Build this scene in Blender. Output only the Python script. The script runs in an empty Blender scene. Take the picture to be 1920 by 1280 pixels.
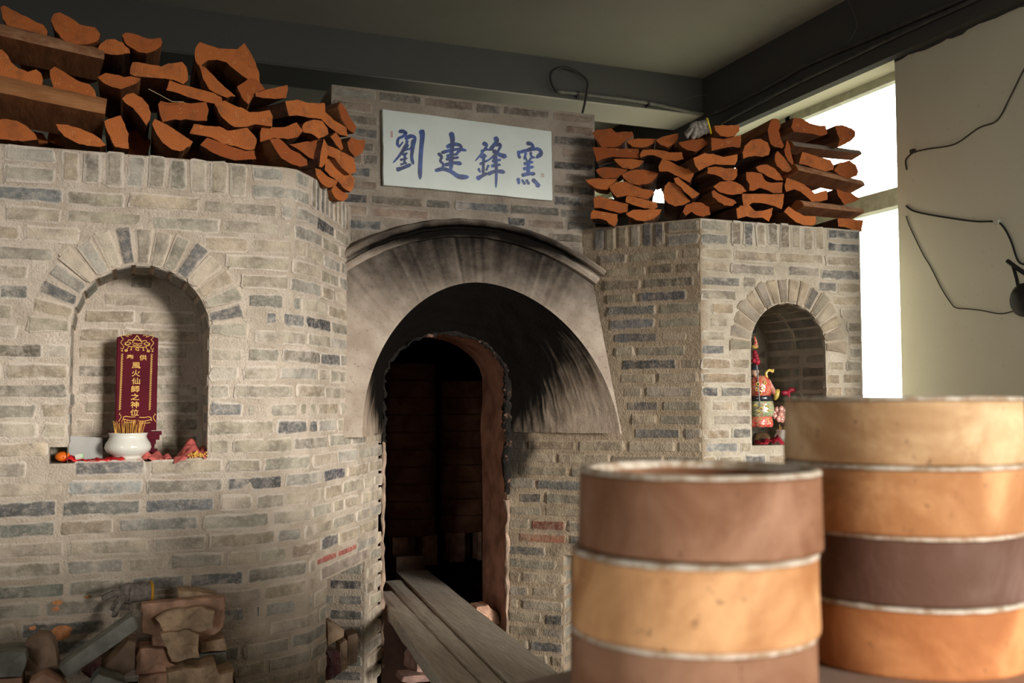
import bpy, bmesh, math, random
from mathutils import Vector, Matrix, noise
random.seed(11)
S = bpy.context.scene
COL = S.collection
R = math.radians

# ---------------------------------------------------------------- camera, sky, exposure
FPX, YAW, PIT, EYE = 1867.0, R(21.4), R(3.31), 1.45
cam = bpy.data.cameras.new('camera')
cam.sensor_width = 36.0
cam.lens = FPX / 1920 * 36.0
cam.clip_start = 0.05
cam.dof.use_dof = True
cam.dof.focus_distance = 3.9
cam.dof.aperture_fstop = 3.6
camo = bpy.data.objects.new('camera', cam)
COL.objects.link(camo)
camo.location = (0, 0, EYE)
camo.rotation_euler = (R(90) + PIT, 0, -YAW)
S.camera = camo

W = bpy.data.worlds.new('overcast_sky')
S.world = W
W.use_nodes = True
bg = W.node_tree.nodes['Background']
bg.inputs[0].default_value = (1.0, 0.98, 0.93, 1)
bg.inputs[1].default_value = 8.5

S.view_settings.view_transform = 'Standard'
S.view_settings.look = 'None'
S.view_settings.gamma = 1
S.view_settings.use_curve_mapping = False
S.view_settings.exposure = 0.0
S.cycles.max_bounces = 7
S.cycles.diffuse_bounces = 5
S.cycles.transparent_max_bounces = 8
S.cycles.sample_clamp_indirect = 6.0
S.cycles.caustics_reflective = False
S.cycles.caustics_refractive = False


def portal(loc, rot, sx, sy):
    l = bpy.data.lights.new('window_light_portal', 'AREA')
    l.shape = 'RECTANGLE'
    l.size, l.size_y = sx, sy
    l.cycles.is_portal = True
    o = bpy.data.objects.new('window_light_portal', l)
    COL.objects.link(o)
    o.location, o.rotation_euler = loc, rot


RX = 3.45                                   # inner face of the wall with the window
YW = 2.80                                   # where that wall ends; the shop is wider in front of it
YB, XF = -4.4, 8.2                          # front wall and far side wall behind the camera
WIN1 = (3.73, 7.2, 0.85, 3.09)              # the window seen in the photograph: y0, y1, z0, z1
DOOR = (2.55, 7.9, 3.15)                    # the open shop front behind the camera: x0, x1, height
portal((RX + 0.16, (WIN1[0] + WIN1[1]) / 2, (WIN1[2] + WIN1[3]) / 2), (0, R(90), 0), WIN1[3] - WIN1[2], WIN1[1] - WIN1[0])
portal(((DOOR[0] + DOOR[1]) / 2, YB - .1, DOOR[2] / 2), (R(90), 0, 0), DOOR[1] - DOOR[0], DOOR[2])
SIDE = (-3.6, -1.2, 2.5)                    # unseen side doorway, added to brighten the cream wall: y0, y1, height
portal((-3.3, (SIDE[0] + SIDE[1]) / 2, SIDE[2] / 2), (0, R(-90), 0), SIDE[2], SIDE[1] - SIDE[0])
sun = bpy.data.lights.new('hazy_low_sun', 'SUN')
sun.energy = 3.5
sun.angle = R(11)
sun.color = (1.0, .95, .86)
suno = bpy.data.objects.new('hazy_low_sun', sun)
COL.objects.link(suno)
suno.rotation_euler = Vector((-.42, 1.0, -.13)).to_track_quat('-Z', 'Y').to_euler()

# ---------------------------------------------------------------- geometry helpers
RIGHT = Vector((math.cos(YAW), -math.sin(YAW), 0))
FWD = Vector((math.sin(YAW), math.cos(YAW), 0))
UP = Vector((0, 0, 1))
CF = FWD * math.cos(PIT) + UP * math.sin(PIT)
CU = UP * math.cos(PIT) - FWD * math.sin(PIT)
EYEV = Vector((0, 0, EYE))


def ray(px, py):
    return RIGHT * ((px - 960) / FPX) + CF + CU * ((640 - py) / FPX)


def PN(px, py, p0, n):
    d = ray(px, py)
    n = Vector(n)
    return EYEV + d * ((Vector(p0) - EYEV).dot(n) / d.dot(n))


def PY(px, py, y):
    return PN(px, py, (0, y, 0), (0, 1, 0))


def PX(px, py, x):
    return PN(px, py, (x, 0, 0), (1, 0, 0))


def PZ(px, py, z):
    return PN(px, py, (0, 0, z), (0, 0, 1))


def proj(p):
    v = p - EYEV
    d = v.dot(CF)
    return 960 + FPX * v.dot(RIGHT) / d, 640 - FPX * v.dot(CU) / d


def inv(fn, px, py, s, z):
    for _ in range(25):
        a = proj(fn(s, z, 0))
        e = 1e-3
        b = proj(fn(s + e, z, 0))
        c = proj(fn(s, z + e, 0))
        j11, j21 = (b[0] - a[0]) / e, (b[1] - a[1]) / e
        j12, j22 = (c[0] - a[0]) / e, (c[1] - a[1]) / e
        det = j11 * j22 - j12 * j21
        dx, dy = px - a[0], py - a[1]
        s += max(-.3, min(.3, (j22 * dx - j12 * dy) / det))
        z += max(-.3, min(.3, (-j21 * dx + j11 * dy) / det))
    return s, z


WPOS = {}


def empty(name, loc, parent=None):
    o = bpy.data.objects.new(name, None)
    COL.objects.link(o)
    o.empty_display_size = 0.05
    loc = Vector(loc)
    WPOS[o] = loc
    o.location = loc - (WPOS[parent] if parent else Vector())
    o.parent = parent
    return o


def tag(o, label=None, cat=None, group=None, kind=None):
    if label:
        o['label'] = label
    if cat:
        o['category'] = cat
    if group:
        o['group'] = group
    if kind:
        o['kind'] = kind
    return o


def mesh(name, V, F, mats, parent=None, mi=None, smooth=False, origin=None, attrs=None):
    """One object from world-space vertices, with its origin inside it."""
    if origin is None:
        mn = [min(v[i] for v in V) for i in range(3)]
        mx = [max(v[i] for v in V) for i in range(3)]
        origin = Vector([(a + b) / 2 for a, b in zip(mn, mx)])
        if parent is None:
            origin.z = mn[2]
    origin = Vector(origin)
    me = bpy.data.meshes.new(name)
    me.from_pydata([tuple(Vector(v) - origin) for v in V], [], F)
    for m in (mats if isinstance(mats, (list, tuple)) else [mats]):
        me.materials.append(m)
    if mi:
        me.polygons.foreach_set('material_index', mi)
    if smooth:
        me.polygons.foreach_set('use_smooth', [True] * len(F))
    for k, vals in (attrs or {}).items():
        if isinstance(vals[0], (tuple, list)):
            a = me.attributes.new(k, 'FLOAT_COLOR', 'POINT')
            a.data.foreach_set('color', [c for v in vals for c in (v[0], v[1], v[2], 1.0)])
        else:
            a = me.attributes.new(k, 'FLOAT', 'POINT')
            a.data.foreach_set('value', list(vals))
    me.update()
    o = bpy.data.objects.new(name, me)
    COL.objects.link(o)
    WPOS[o] = origin
    o.location = origin - (WPOS[parent] if parent else Vector())
    o.parent = parent
    return o


class MB:
    def __init__(s):
        s.V, s.F, s.M = [], [], []

    def add(s, V, F, m=0):
        b = len(s.V)
        s.V += [Vector(v) for v in V]
        s.F += [tuple(i + b for i in f) for f in F]
        s.M += [m] * len(F)
        return s

    def box(s, x0, x1, y0, y1, z0, z1, m=0):
        V = [(x, y, z) for z in (z0, z1) for y in (y0, y1) for x in (x0, x1)]
        return s.add(V, [(0, 2, 3, 1), (4, 5, 7, 6), (0, 1, 5, 4), (2, 6, 7, 3), (0, 4, 6, 2), (1, 3, 7, 5)], m)

    def tube(s, pts, rad, n=8, m=0, caps=True, closed=False):
        pts = [Vector(p) for p in pts]
        k = len(pts)
        rs = rad if isinstance(rad, (list, tuple)) else [rad] * k
        V = []
        ref = None
        for i, p in enumerate(pts):
            a = pts[(i - 1) % k] if (closed or i > 0) else p
            b = pts[(i + 1) % k] if (closed or i < k - 1) else p
            t = (b - a).normalized()
            if ref is None:
                ref = t.orthogonal().normalized()
            ref = (ref - t * ref.dot(t)).normalized()
            w = t.cross(ref)
            for j in range(n):
                th = 2 * math.pi * j / n
                V.append(p + (ref * math.cos(th) + w * math.sin(th)) * rs[i])
        F = []
        for i in range(k if closed else k - 1):
            for j in range(n):
                i2 = (i + 1) % k
                F.append((i * n + j, i * n + (j + 1) % n, i2 * n + (j + 1) % n, i2 * n + j))
        if caps and not closed:
            F.append(tuple(reversed(range(n))))
            F.append(tuple(range((k - 1) * n, k * n)))
        return s.add(V, F, m)

    def lathe(s, c, prof, n=40, m=0, closed=False, sx=1.0, sy=1.0, wob=0.0):
        c = Vector(c)
        k = len(prof)
        V = []
        for i, (r, z) in enumerate(prof):
            for j in range(n):
                th = 2 * math.pi * j / n
                q = r * (1 + wob * noise.noise(Vector((math.cos(th) * 1.5 + c.x * 9, math.sin(th) * 1.5, z * 8))))
                V.append(c + Vector((q * sx * math.cos(th), q * sy * math.sin(th), z)))
        F = []
        for i in range(k if closed else k - 1):
            i2 = (i + 1) % k
            for j in range(n):
                F.append((i * n + j, i * n + (j + 1) % n, i2 * n + (j + 1) % n, i2 * n + j))
        return s.add(V, F, m)

    def ball(s, c, r, m=0, nu=14, nv=9, sc=(1, 1, 1)):
        prof = [(max(1e-4, r * math.sin(math.pi * i / nv)), -r * math.cos(math.pi * i / nv)) for i in range(nv + 1)]
        c = Vector(c)
        V = []
        for (q, z) in prof:
            for j in range(nu):
                th = 2 * math.pi * j / nu
                V.append(c + Vector((q * math.cos(th) * sc[0], q * math.sin(th) * sc[1], z * sc[2])))
        F = [(i * nu + j, i * nu + (j + 1) % nu, (i + 1) * nu + (j + 1) % nu, (i + 1) * nu + j) for i in range(nv) for j in range(nu)]
        return s.add(V, F, m)

    def build(s, name, mats, parent=None, smooth=False, origin=None, attrs=None):
        return mesh(name, s.V, s.F, mats, parent, s.M, smooth, origin, attrs)


def catmull(pts, sub=6, closed=False):
    pts = [Vector(p) for p in pts]
    n = len(pts)
    out = []
    for i in range(n if closed else n - 1):
        p0 = pts[(i - 1) % n] if closed or i > 0 else pts[i]
        p1, p2 = pts[i], pts[(i + 1) % n]
        p3 = pts[(i + 2) % n] if closed or i < n - 2 else p2
        for k in range(sub):
            t = k / sub
            out.append(0.5 * ((2 * p1) + (p2 - p0) * t + (2 * p0 - 5 * p1 + 4 * p2 - p3) * t * t + (3 * p1 - p0 - 3 * p2 + p3) * t ** 3))
    if not closed:
        out.append(pts[-1])
    return out


def lerp(a, b, t):
    return a + (b - a) * t


def clamp(x, a=0.0, b=1.0):
    return max(a, min(b, x))


def sstep(a, b, x):
    t = clamp((x - a) / (b - a))
    return t * t * (3 - 2 * t)


def pw(tab, x):
    """Piecewise linear table."""
    if x <= tab[0][0]:
        return tab[0][1]
    for (a, va), (b, vb) in zip(tab, tab[1:]):
        if x <= b:
            return va + (vb - va) * (x - a) / (b - a)
    return tab[-1][1]


# ---------------------------------------------------------------- materials
class NT:
    def __init__(s, name):
        s.mat = bpy.data.materials.new(name)
        s.mat.use_nodes = True
        s.t = s.mat.node_tree
        s.b = s.t.nodes['Principled BSDF']
        s.geo = None

    def n(s, typ, **kw):
        nd = s.t.nodes.new(typ)
        for k, v in kw.items():
            setattr(nd, k, v)
        return nd

    def link(s, a, b):
        s.t.links.new(a, b)

    def setin(s, nd, key, v):
        if isinstance(v, bpy.types.NodeSocket):
            s.link(v, nd.inputs[key])
        else:
            nd.inputs[key].default_value = v

    def pos(s):
        if not s.geo:
            s.geo = s.n('ShaderNodeNewGeometry')
        return s.geo.outputs['Position']

    def obj(s):
        return s.n('ShaderNodeTexCoord').outputs['Object']

    def noise(s, scale, detail=4, rough=.55, vec=None, dist=0.0, stretch=None):
        nd = s.n('ShaderNodeTexNoise')
        v = vec or s.pos()
        if stretch:
            mp = s.n('ShaderNodeMapping')
            mp.inputs['Scale'].default_value = stretch
            s.link(v, mp.inputs[0])
            v = mp.outputs[0]
        s.link(v, nd.inputs['Vector'])
        nd.inputs['Scale'].default_value = scale
        nd.inputs['Detail'].default_value = detail
        nd.inputs['Roughness'].default_value = rough
        nd.inputs['Distortion'].default_value = dist
        return nd.outputs[0]

    def math(s, op, a, b=0.0, c=0.0):
        nd = s.n('ShaderNodeMath', operation=op)
        s.setin(nd, 0, a)
        s.setin(nd, 1, b)
        s.setin(nd, 2, c)
        return nd.outputs[0]

    def step(s, x, a, b, lo=0.0, hi=1.0):
        nd = s.n('ShaderNodeMapRange', interpolation_type='SMOOTHSTEP')
        s.setin(nd, 0, x)
        for i, v in zip((1, 2, 3, 4), (a, b, lo, hi)):
            nd.inputs[i].default_value = v
        return nd.outputs[0]

    def mix(s, f, a, b, mode='MIX'):
        nd = s.n('ShaderNodeMix', data_type='RGBA', blend_type=mode)
        s.setin(nd, 0, f)
        for k, v in ((6, a), (7, b)):
            if isinstance(v, bpy.types.NodeSocket):
                s.link(v, nd.inputs[k])
            else:
                nd.inputs[k].default_value = (*v[:3], 1)
        return nd.outputs[2]

    def attr(s, name, col=False):
        nd = s.n('ShaderNodeAttribute', attribute_name=name)
        return nd.outputs['Color' if col else 'Fac']

    def bump(s, h, strength=.4, dist=.01):
        nd = s.n('ShaderNodeBump')
        s.link(h, nd.inputs['Height'])
        nd.inputs['Strength'].default_value = strength
        nd.inputs['Distance'].default_value = dist
        s.link(nd.outputs[0], s.b.inputs['Normal'])

    def out(s, col, rough=.85, spec=.3, metal=0.0):
        s.setin(s.b, 'Base Color', col if isinstance(col, bpy.types.NodeSocket) else (*col[:3], 1))
        s.setin(s.b, 'Roughness', rough)
        s.b.inputs['Specular IOR Level'].default_value = spec
        s.b.inputs['Metallic'].default_value = metal
        return s.mat


def simple(name, col, rough=.7, spec=.3, var=.25, scale=20, bump=.15, bscale=90, metal=0.0):
    t = NT(name)
    f = t.noise(scale, 5)
    c2 = tuple(c * (1 - var) for c in col)
    c1 = tuple(min(1, c * (1 + var)) for c in col)
    c = t.mix(t.step(f, .3, .7), c2, c1)
    if bump:
        t.bump(t.noise(bscale, 4), bump, .004)
    return t.out(c, rough, spec, metal)


def m_mortar():
    t = NT('mortar')
    c = t.attr('mort', True)
    n1 = t.noise(9, 5)
    c = t.mix(t.step(n1, .3, .75), t.mix(1.0, c, (.80, .76, .70), 'MULTIPLY'), t.mix(1.0, c, (1.10, 1.08, 1.05), 'MULTIPLY'))
    pit = t.step(t.noise(130, 3, .6), .60, .70)
    c = t.mix(t.math('MULTIPLY', pit, .35), c, (.14, .11, .085))
    so = t.math('ADD', t.attr('soot'), t.math('MULTIPLY', t.math('SUBTRACT', t.noise(14, 5), .5), .7))
    c = t.mix(t.math('MULTIPLY', t.step(so, .25, .95), .93), c, (.016, .014, .012))
    t.bump(t.math('ADD', t.noise(45, 6, .7), t.math('MULTIPLY', t.noise(150, 3), .6)), .85, .018)
    return t.out(c, .95, .1)


def m_brick():
    t = NT('grey_brick')
    tone = t.attr('tone', True)
    mort = t.attr('mort', True)
    edge = t.attr('edge')
    n1 = t.noise(11, 5)
    c = t.mix(t.step(n1, .25, .75), t.mix(1.0, tone, (.58, .57, .56), 'MULTIPLY'), t.mix(1.0, tone, (1.30, 1.28, 1.24), 'MULTIPLY'))
    fine = t.noise(60, 6, .7, stretch=(1, 1, 1.3))
    c = t.mix(t.math('MULTIPLY', t.step(fine, .42, .72), .42), c, mort)
    big = t.noise(24, 5, .6)
    sm = t.math('ADD', t.math('MULTIPLY', big, .8), t.math('MULTIPLY', t.math('SUBTRACT', 1.0, edge), .42))
    sm = t.math('ADD', sm, t.math('MULTIPLY', t.math('SUBTRACT', t.noise(5, 3), .5), .5))
    c = t.mix(t.math('MULTIPLY', t.step(sm, .38, .74), .82), c, mort)
    pit = t.step(t.noise(55, 3, .6), .66, .74)
    c = t.mix(t.math('MULTIPLY', pit, .45), c, (.07, .065, .06))
    so = t.math('ADD', t.attr('soot'), t.math('MULTIPLY', t.math('SUBTRACT', t.noise(14, 5), .5), .7))
    c = t.mix(t.math('MULTIPLY', t.step(so, .25, .95), .93), c, (.016, .014, .012))
    t.bump(t.math('ADD', t.noise(40, 6, .65), t.math('MULTIPLY', t.noise(150, 3), .5)), .7, .012)
    return t.out(c, .92, .12)


def m_plaster(name='sooty_plaster', ca=(.33, .265, .212), cb=(.45, .375, .31), sk=.30):
    t = NT(name)
    st = t.noise(10, 5)
    c = t.mix(t.step(st, .3, .7), ca, cb)
    pits = t.step(t.noise(95, 4, .6), .59, .70)
    c = t.mix(t.math('MULTIPLY', pits, .55), c, (.10, .085, .07))
    so = t.math('ADD', t.attr('soot'), t.math('MULTIPLY', t.math('SUBTRACT', t.attr('streak'), .5), sk))
    so = t.math('ADD', so, t.math('MULTIPLY', t.math('SUBTRACT', t.noise(16, 6, .65), .5), .35))
    c = t.mix(t.math('MULTIPLY', t.step(so, .10, .95), .99), c, (.0045, .004, .0037))
    t.bump(t.math('ADD', t.noise(38, 6, .65), t.math('MULTIPLY', t.noise(150, 3), .4)), .5, .010)
    return t.out(c, .93, .03)


def m_wood_end():
    t = NT('sawn_wood_end')
    o = t.obj()
    w = t.n('ShaderNodeTexWave', wave_type='RINGS', rings_direction='Y')
    t.link(o, w.inputs['Vector'])
    w.inputs['Scale'].default_value = 38
    w.inputs['Distortion'].default_value = 2.2
    w.inputs['Detail'].default_value = 2
    w.inputs['Detail Scale'].default_value = 1.2
    rnd = t.n('ShaderNodeObjectInfo').outputs['Random']
    c = t.mix(rnd, (.33, .085, .024), (.58, .18, .050))
    c = t.mix(t.math('MULTIPLY', w.outputs['Fac'], .28), c, (.24, .06, .018))
    c = t.mix(t.math('MULTIPLY', t.step(t.noise(16, 6, .65), .46, .72), .65), c, (.20, .075, .035))
    c = t.mix(t.math('MULTIPLY', t.step(t.noise(60, 4), .6, .7), .35), c, (.62, .30, .12))
    t.bump(t.math('ADD', t.noise(140, 4, stretch=(1, 1, 5)), t.math('MULTIPLY', w.outputs['Fac'], .25)), .35, .004)
    return t.out(c, .85, .15)


def m_bark(name, a, b, stretch):
    t = NT(name)
    rnd = t.n('ShaderNodeObjectInfo').outputs['Random']
    f = t.step(t.noise(26, 6, .65, stretch=stretch), .3, .7)
    c = t.mix(f, a, b)
    c = t.mix(t.math('MULTIPLY', rnd, .5), c, tuple(x * .55 for x in a))
    t.bump(t.noise(45, 6, .7, stretch=stretch), .7, .008)
    return t.out(c, .9, .15)


def m_saggar():
    t = NT('fired_saggar_clay')
    c = t.n('ShaderNodeObjectInfo').outputs['Color']
    fl = t.step(t.noise(5.5, 5, .6, dist=.6), .36, .66)
    c = t.mix(fl, t.mix(1.0, c, (.62, .50, .40), 'MULTIPLY'), t.mix(1.0, c, (1.14, 1.16, 1.16), 'MULTIPLY'))
    c = t.mix(t.math('MULTIPLY', t.step(t.noise(28, 5, .6), .5, .75), .35), c, t.mix(1.0, c, (1.25, 1.3, 1.35), 'MULTIPLY'))
    c = t.mix(t.math('MULTIPLY', t.step(t.noise(70, 4), .64, .72), .55), c, (.11, .05, .028))
    t.bump(t.noise(120, 5), .25, .004)
    return t.out(c, .72, .25)


def m_rim():
    t = NT('chalky_rim')
    c = t.mix(t.step(t.noise(40, 5, .65), .38, .62), (.42, .30, .20), (.70, .62, .52))
    t.bump(t.noise(90, 5), .35, .004)
    return t.out(c, .9, .15)


def m_char():
    t = NT('charred_clay')
    f = t.step(t.noise(20, 6, .7), .56, .68)
    c = t.mix(f, (.016, .013, .011), (.30, .16, .11))
    t.bump(t.noise(40, 6, .7), .9, .02)
    return t.out(c, .9, .2)


def m_plank():
    t = NT('weathered_plank')
    rnd = t.n('ShaderNodeObjectInfo').outputs['Random']
    g = t.noise(14, 6, .65, stretch=(9, .6, 9))
    c = t.mix(t.step(g, .3, .7), (.40, .35, .29), (.66, .60, .52))
    c = t.mix(t.math('MULTIPLY', t.step(t.noise(5, 4), .5, .7), .5), c, (.54, .48, .40))
    c = t.mix(t.math('MULTIPLY', rnd, .30), c, (.40, .34, .26))
    t.bump(g, .5, .006)
    return t.out(c, .88, .15)


def m_paint(name, col, dirt=.25, rough=.8):
    t = NT(name)
    c = t.mix(t.math('MULTIPLY', t.step(t.noise(1.3, 6, .6), .4, .75), dirt), col, tuple(x * .62 for x in col))
    c = t.mix(t.math('MULTIPLY', t.step(t.noise(45, 4), .66, .72), .25), c, tuple(x * .5 for x in col))
    t.bump(t.noise(60, 5), .12, .006)
    return t.out(c, rough, .2)


def m_glass():
    t = NT('window_glass')
    tr = t.n('ShaderNodeBsdfTransparent')
    tr.inputs[0].default_value = (.96, .985, .96, 1)
    gl = t.n('ShaderNodeBsdfGlossy')
    gl.inputs['Roughness'].default_value = .03
    lw = t.n('ShaderNodeLayerWeight')
    fr = t.n('ShaderNodeMapRange')
    t.link(t.math('POWER', lw.outputs['Facing'], 4.0), fr.inputs[0])
    fr.inputs[3].default_value = .02
    fr.inputs[4].default_value = .35
    mx = t.n('ShaderNodeMixShader')
    t.link(fr.outputs[0], mx.inputs[0])
    t.link(tr.outputs[0], mx.inputs[1])
    t.link(gl.outputs[0], mx.inputs[2])
    t.link(mx.outputs[0], t.t.nodes['Material Output'].inputs[0])
    return t.mat


def m_blue():
    t = NT('cobalt_brushwork')
    c = t.mix(t.step(t.noise(30, 4, stretch=(1, 1, .5)), .35, .7), (.003, .018, .11), (.010, .072, .36))
    return t.out(c, .35, .4)


M = {}
M['mortar'], M['brick'], M['plaster'] = m_mortar(), m_brick(), m_plaster()
M['vault'] = m_plaster('scorched_vault_plaster', (.33, .25, .185), (.43, .34, .265), .42)
M['end'] = m_wood_end()
M['bark'] = m_bark('dark_bark', (.085, .040, .026), (.20, .088, .050), (1, .35, 1))
M['split'] = m_bark('split_wood_face', (.20, .078, .033), (.36, .15, .062), (1, .25, 1))
M['bark_grey'] = m_bark('grey_bark', (.16, .12, .09), (.36, .29, .23), (.4, 1, 1))
M['bark_tan'] = m_bark('peeled_bark', (.25, .105, .052), (.56, .31, .17), (.6, 1, 1))
M['pole_tan'] = m_bark('bare_pole_wood', (.36, .15, .058), (.56, .27, .115), (.25, 1, 1))
M['saggar'], M['rim'], M['char'], M['plank'] = m_saggar(), m_rim(), m_char(), m_plank()
M['white_wall'] = m_paint('cream_wall_paint', (.80, .775, .63), .16)
M['room_wall'] = m_paint('dull_wall_paint', (.36, .345, .29), .3)
M['ceiling'] = m_paint('ceiling_paint', (.35, .34, .295), .2)
M['beam'] = m_paint('charcoal_beam_paint', (.085, .085, .080), .2)


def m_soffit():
    t = NT('beam_underside_painted_light')
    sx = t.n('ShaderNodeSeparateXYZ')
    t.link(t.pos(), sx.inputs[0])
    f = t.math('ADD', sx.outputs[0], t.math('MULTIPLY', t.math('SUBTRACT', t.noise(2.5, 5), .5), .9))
    c = t.mix(t.step(f, .9, 2.7), (.085, .085, .08), (.52, .49, .42))  # falloff of the window light, put into the colour along the beam
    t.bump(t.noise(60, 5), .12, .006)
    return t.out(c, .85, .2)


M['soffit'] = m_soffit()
M['frame'] = simple('window_frame_paint', (.50, .50, .38), .6, .3, .15)
M['floor'] = simple('dusty_floor', (.11, .098, .082), .9, .1, .25, 4)
M['glass'] = m_glass()
M['conduit'] = simple('painted_conduit', (.075, .075, .07), .6, .3, .2)
M['conduit_light'] = simple('dusty_conduit', (.17, .165, .145), .6, .3, .2)
M['wire'] = simple('black_wire', (.022, .020, .018), .5, .4, .2)
M['wire_brown'] = simple('brown_cable', (.075, .06, .042), .6, .3, .2)
M['black'] = simple('black_plastic', (.012, .012, .012), .45, .5, .2)
M['tile'] = simple('glazed_white_tile', (.66, .72, .69), .18, .5, .04, 8, .02)
M['blue'] = m_blue()
M['seal'] = simple('faded_red_seal', (.50, .20, .20), .5, .3, .2)
M['lacquer'] = simple('maroon_lacquer', (.080, .003, .010), .6, .10, .15, 10, .03)
M['lacquer_dark'] = simple('dark_lacquer', (.080, .004, .012), .60, .10, .15, 10, .03)
M['gold'] = simple('gold_paint', (.72, .42, .075), .40, .5, .15)
M['porcelain'] = simple('white_porcelain', (.72, .70, .63), .16, .5, .05, 15, .02)
M['incense'] = simple('golden_incense', (.60, .30, .06), .6, .3, .35, 60, .1)
M['ash'] = simple('incense_ash', (.40, .37, .33), .95, .1, .2)
M['red'] = simple('red_satin', (.60, .012, .018), .45, .4, .25, 25, .1)
M['red_pale'] = simple('faded_red_cloth', (.60, .14, .12), .6, .3, .3, 25, .1)
M['maroon'] = simple('dark_red_cloth', (.30, .012, .03), .5, .35, .3, 30, .1)
M['orange'] = simple('orange_rind', (.80, .16, .012), .45, .4, .12, 60, .12)
M['paper'] = simple('white_card', (.40, .39, .37), .8, .2, .05)
M['green_cap'] = simple('pale_green_plastic', (.40, .55, .36), .3, .5, .15)
M['yellow'] = simple('yellow_trim', (.75, .55, .03), .7, .2, .15)
M['mustard'] = simple('mustard_trim', (.55, .27, .02), .7, .2, .15)
M['knit'] = simple('grey_knit', (.33, .30, .26), .95, .1, .35, 90, .5, 220)
M['knit_dark'] = simple('sooty_knit', (.19, .165, .145), .95, .1, .35, 90, .5, 220)
M['pinkclay'] = simple('pink_fired_clay', (.50, .30, .21), .92, .12, .3, 16, .6, 50)
M['tanclay'] = simple('tan_rough_clay', (.52, .365, .24), .95, .1, .3, 22, .9, 45)
M['greyclay'] = simple('grey_loose_brick', (.23, .23, .20), .92, .12, .3, 14, .5, 60)
M['brownclay'] = simple('brown_loose_brick', (.28, .19, .135), .92, .12, .3, 14, .5, 60)
M['redclay'] = simple('purple_glazed_clay', (.13, .045, .045), .45, .4, .5, 30, .6, 40)
M['table'] = simple('dusty_pink_board', (.50, .385, .315), .85, .2, .15, 6, .15)
M['table_edge'] = simple('board_edge', (.30, .20, .12), .85, .2, .2, 6, .15)
M['chamber'] = simple('blackened_chamber', (.016, .012, .010), .95, .1, .3, 6, .4)
M['clay_edge'] = simple('flaking_clay_edge', (.30, .215, .16), .95, .1, .45, 14, .8, 50)
M['soot_floor'] = simple('sooty_red_floor', (.012, .006, .004), .95, .05, .3, 6, .4)
M['pinkslab'] = simple('dusky_pink_slab', (.30, .19, .155), .95, .08, .3, 16, .5)
M['jamb'] = simple('scorched_clay_jamb', (.30, .155, .105), .93, .12, .35, 9, .6, 40)


def m_glaze(name, a, b, c3):
    t = NT(name)
    c = t.mix(t.step(t.noise(55, 2, .5, dist=1.5), .50, .54), a, b)
    c = t.mix(t.step(t.noise(70, 2, .5, vec=None, dist=2.5), .60, .63), c, c3)
    t.bump(t.noise(60, 3), .5, .006)
    return t.out(c, .15, .6)


M['statue_green'] = m_glaze('green_glaze', (.27, .34, .19), (.42, .44, .27), (.60, .08, .06))
M['statue_red'] = m_glaze('coral_red_glaze', (.60, .07, .06), (.55, .22, .14), (.50, .42, .14))
M['statue_pink'] = simple('pink_glaze', (.62, .30, .24), .15, .6, .25, 60, .05)
M['statue_yellow'] = simple('yellow_glaze', (.58, .42, .09), .15, .6, .3, 60, .05)
M['statue_dark'] = simple('black_glaze', (.02, .02, .028), .15, .6, .3, 60, .05)
M['rock'] = simple('brown_glazed_rock', (.085, .05, .025), .25, .5, .6, 40, .5)
M['skin'] = simple('painted_face', (.60, .40, .29), .3, .5, .08, 30, .05)
M['steel'] = simple('dull_steel', (.22, .21, .21), .45, .5, .1, 30, .05)
M['straw'] = simple('dry_straw', (.55, .42, .25), .8, .2, .1)
M['splash'] = simple('orange_clay_splash', (.62, .27, .12), .95, .1, .2, 60, .3)

# ---------------------------------------------------------------- the room
def struct(o, kind='structure'):
    o['kind'] = kind
    return o


XL, YF, ZC = -3.2, 8.2, 3.48
XO = RX + .2
struct(MB().box(XL - .2, XF + .2, YB - .2, YF + .2, -.12, 0).build('floor', M['floor']))
w = MB()
w.box(XL - .2, XO, YW + .2, YF + .2, ZC, ZC + .15)
w.box(XL - .2, XF + .2, YB - .2, YW + .2, ZC, ZC + .15)
struct(w.build('ceiling', M['ceiling']))
w = MB()
w.box(XL - .2, XL, YB, SIDE[0], 0, ZC)
w.box(XL - .2, XL, SIDE[0], SIDE[1], SIDE[2], ZC)
w.box(XL - .2, XL, SIDE[1], YF, 0, ZC)
struct(w.build('wall_left', M['room_wall']))
struct(MB().box(XL, XO, YF, YF + .2, 0, ZC).build('wall_back', M['room_wall']))
w = MB()
w.box(XL, DOOR[0], YB - .2, YB, 0, ZC)
w.box(DOOR[0], DOOR[1], YB - .2, YB, DOOR[2], ZC)
w.box(DOOR[1], XF + .2, YB - .2, YB, 0, ZC)
struct(w.build('wall_front', M['room_wall']))
struct(MB().box(XF, XF + .2, YB, YW + .2, 0, ZC).build('wall_side', M['room_wall']))
w = MB()
w.box(RX, XO, YW, WIN1[0], 0, ZC)
w.box(RX, XO, WIN1[0], WIN1[1], 0, WIN1[2])
w.box(RX, XO, WIN1[0], WIN1[1], WIN1[3], ZC)
w.box(RX, XO, WIN1[1], YF, 0, ZC)
w.box(XO, XF, YW, YW + .2, 0, ZC)
struct(w.build('wall_right', M['white_wall']))
struct(MB().box(XO + .02, 18, YW + .22, YF + 8, -.2, -.12).build('ground', M['floor']))
struct(MB().box(-10, 18, YB - 14, YB - .22, -.2, -.12).build('ground', M['floor']))
struct(MB().box(-16, XL - .22, YB - .2, YF, -.2, -.12).build('ground', M['floor']))

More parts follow.
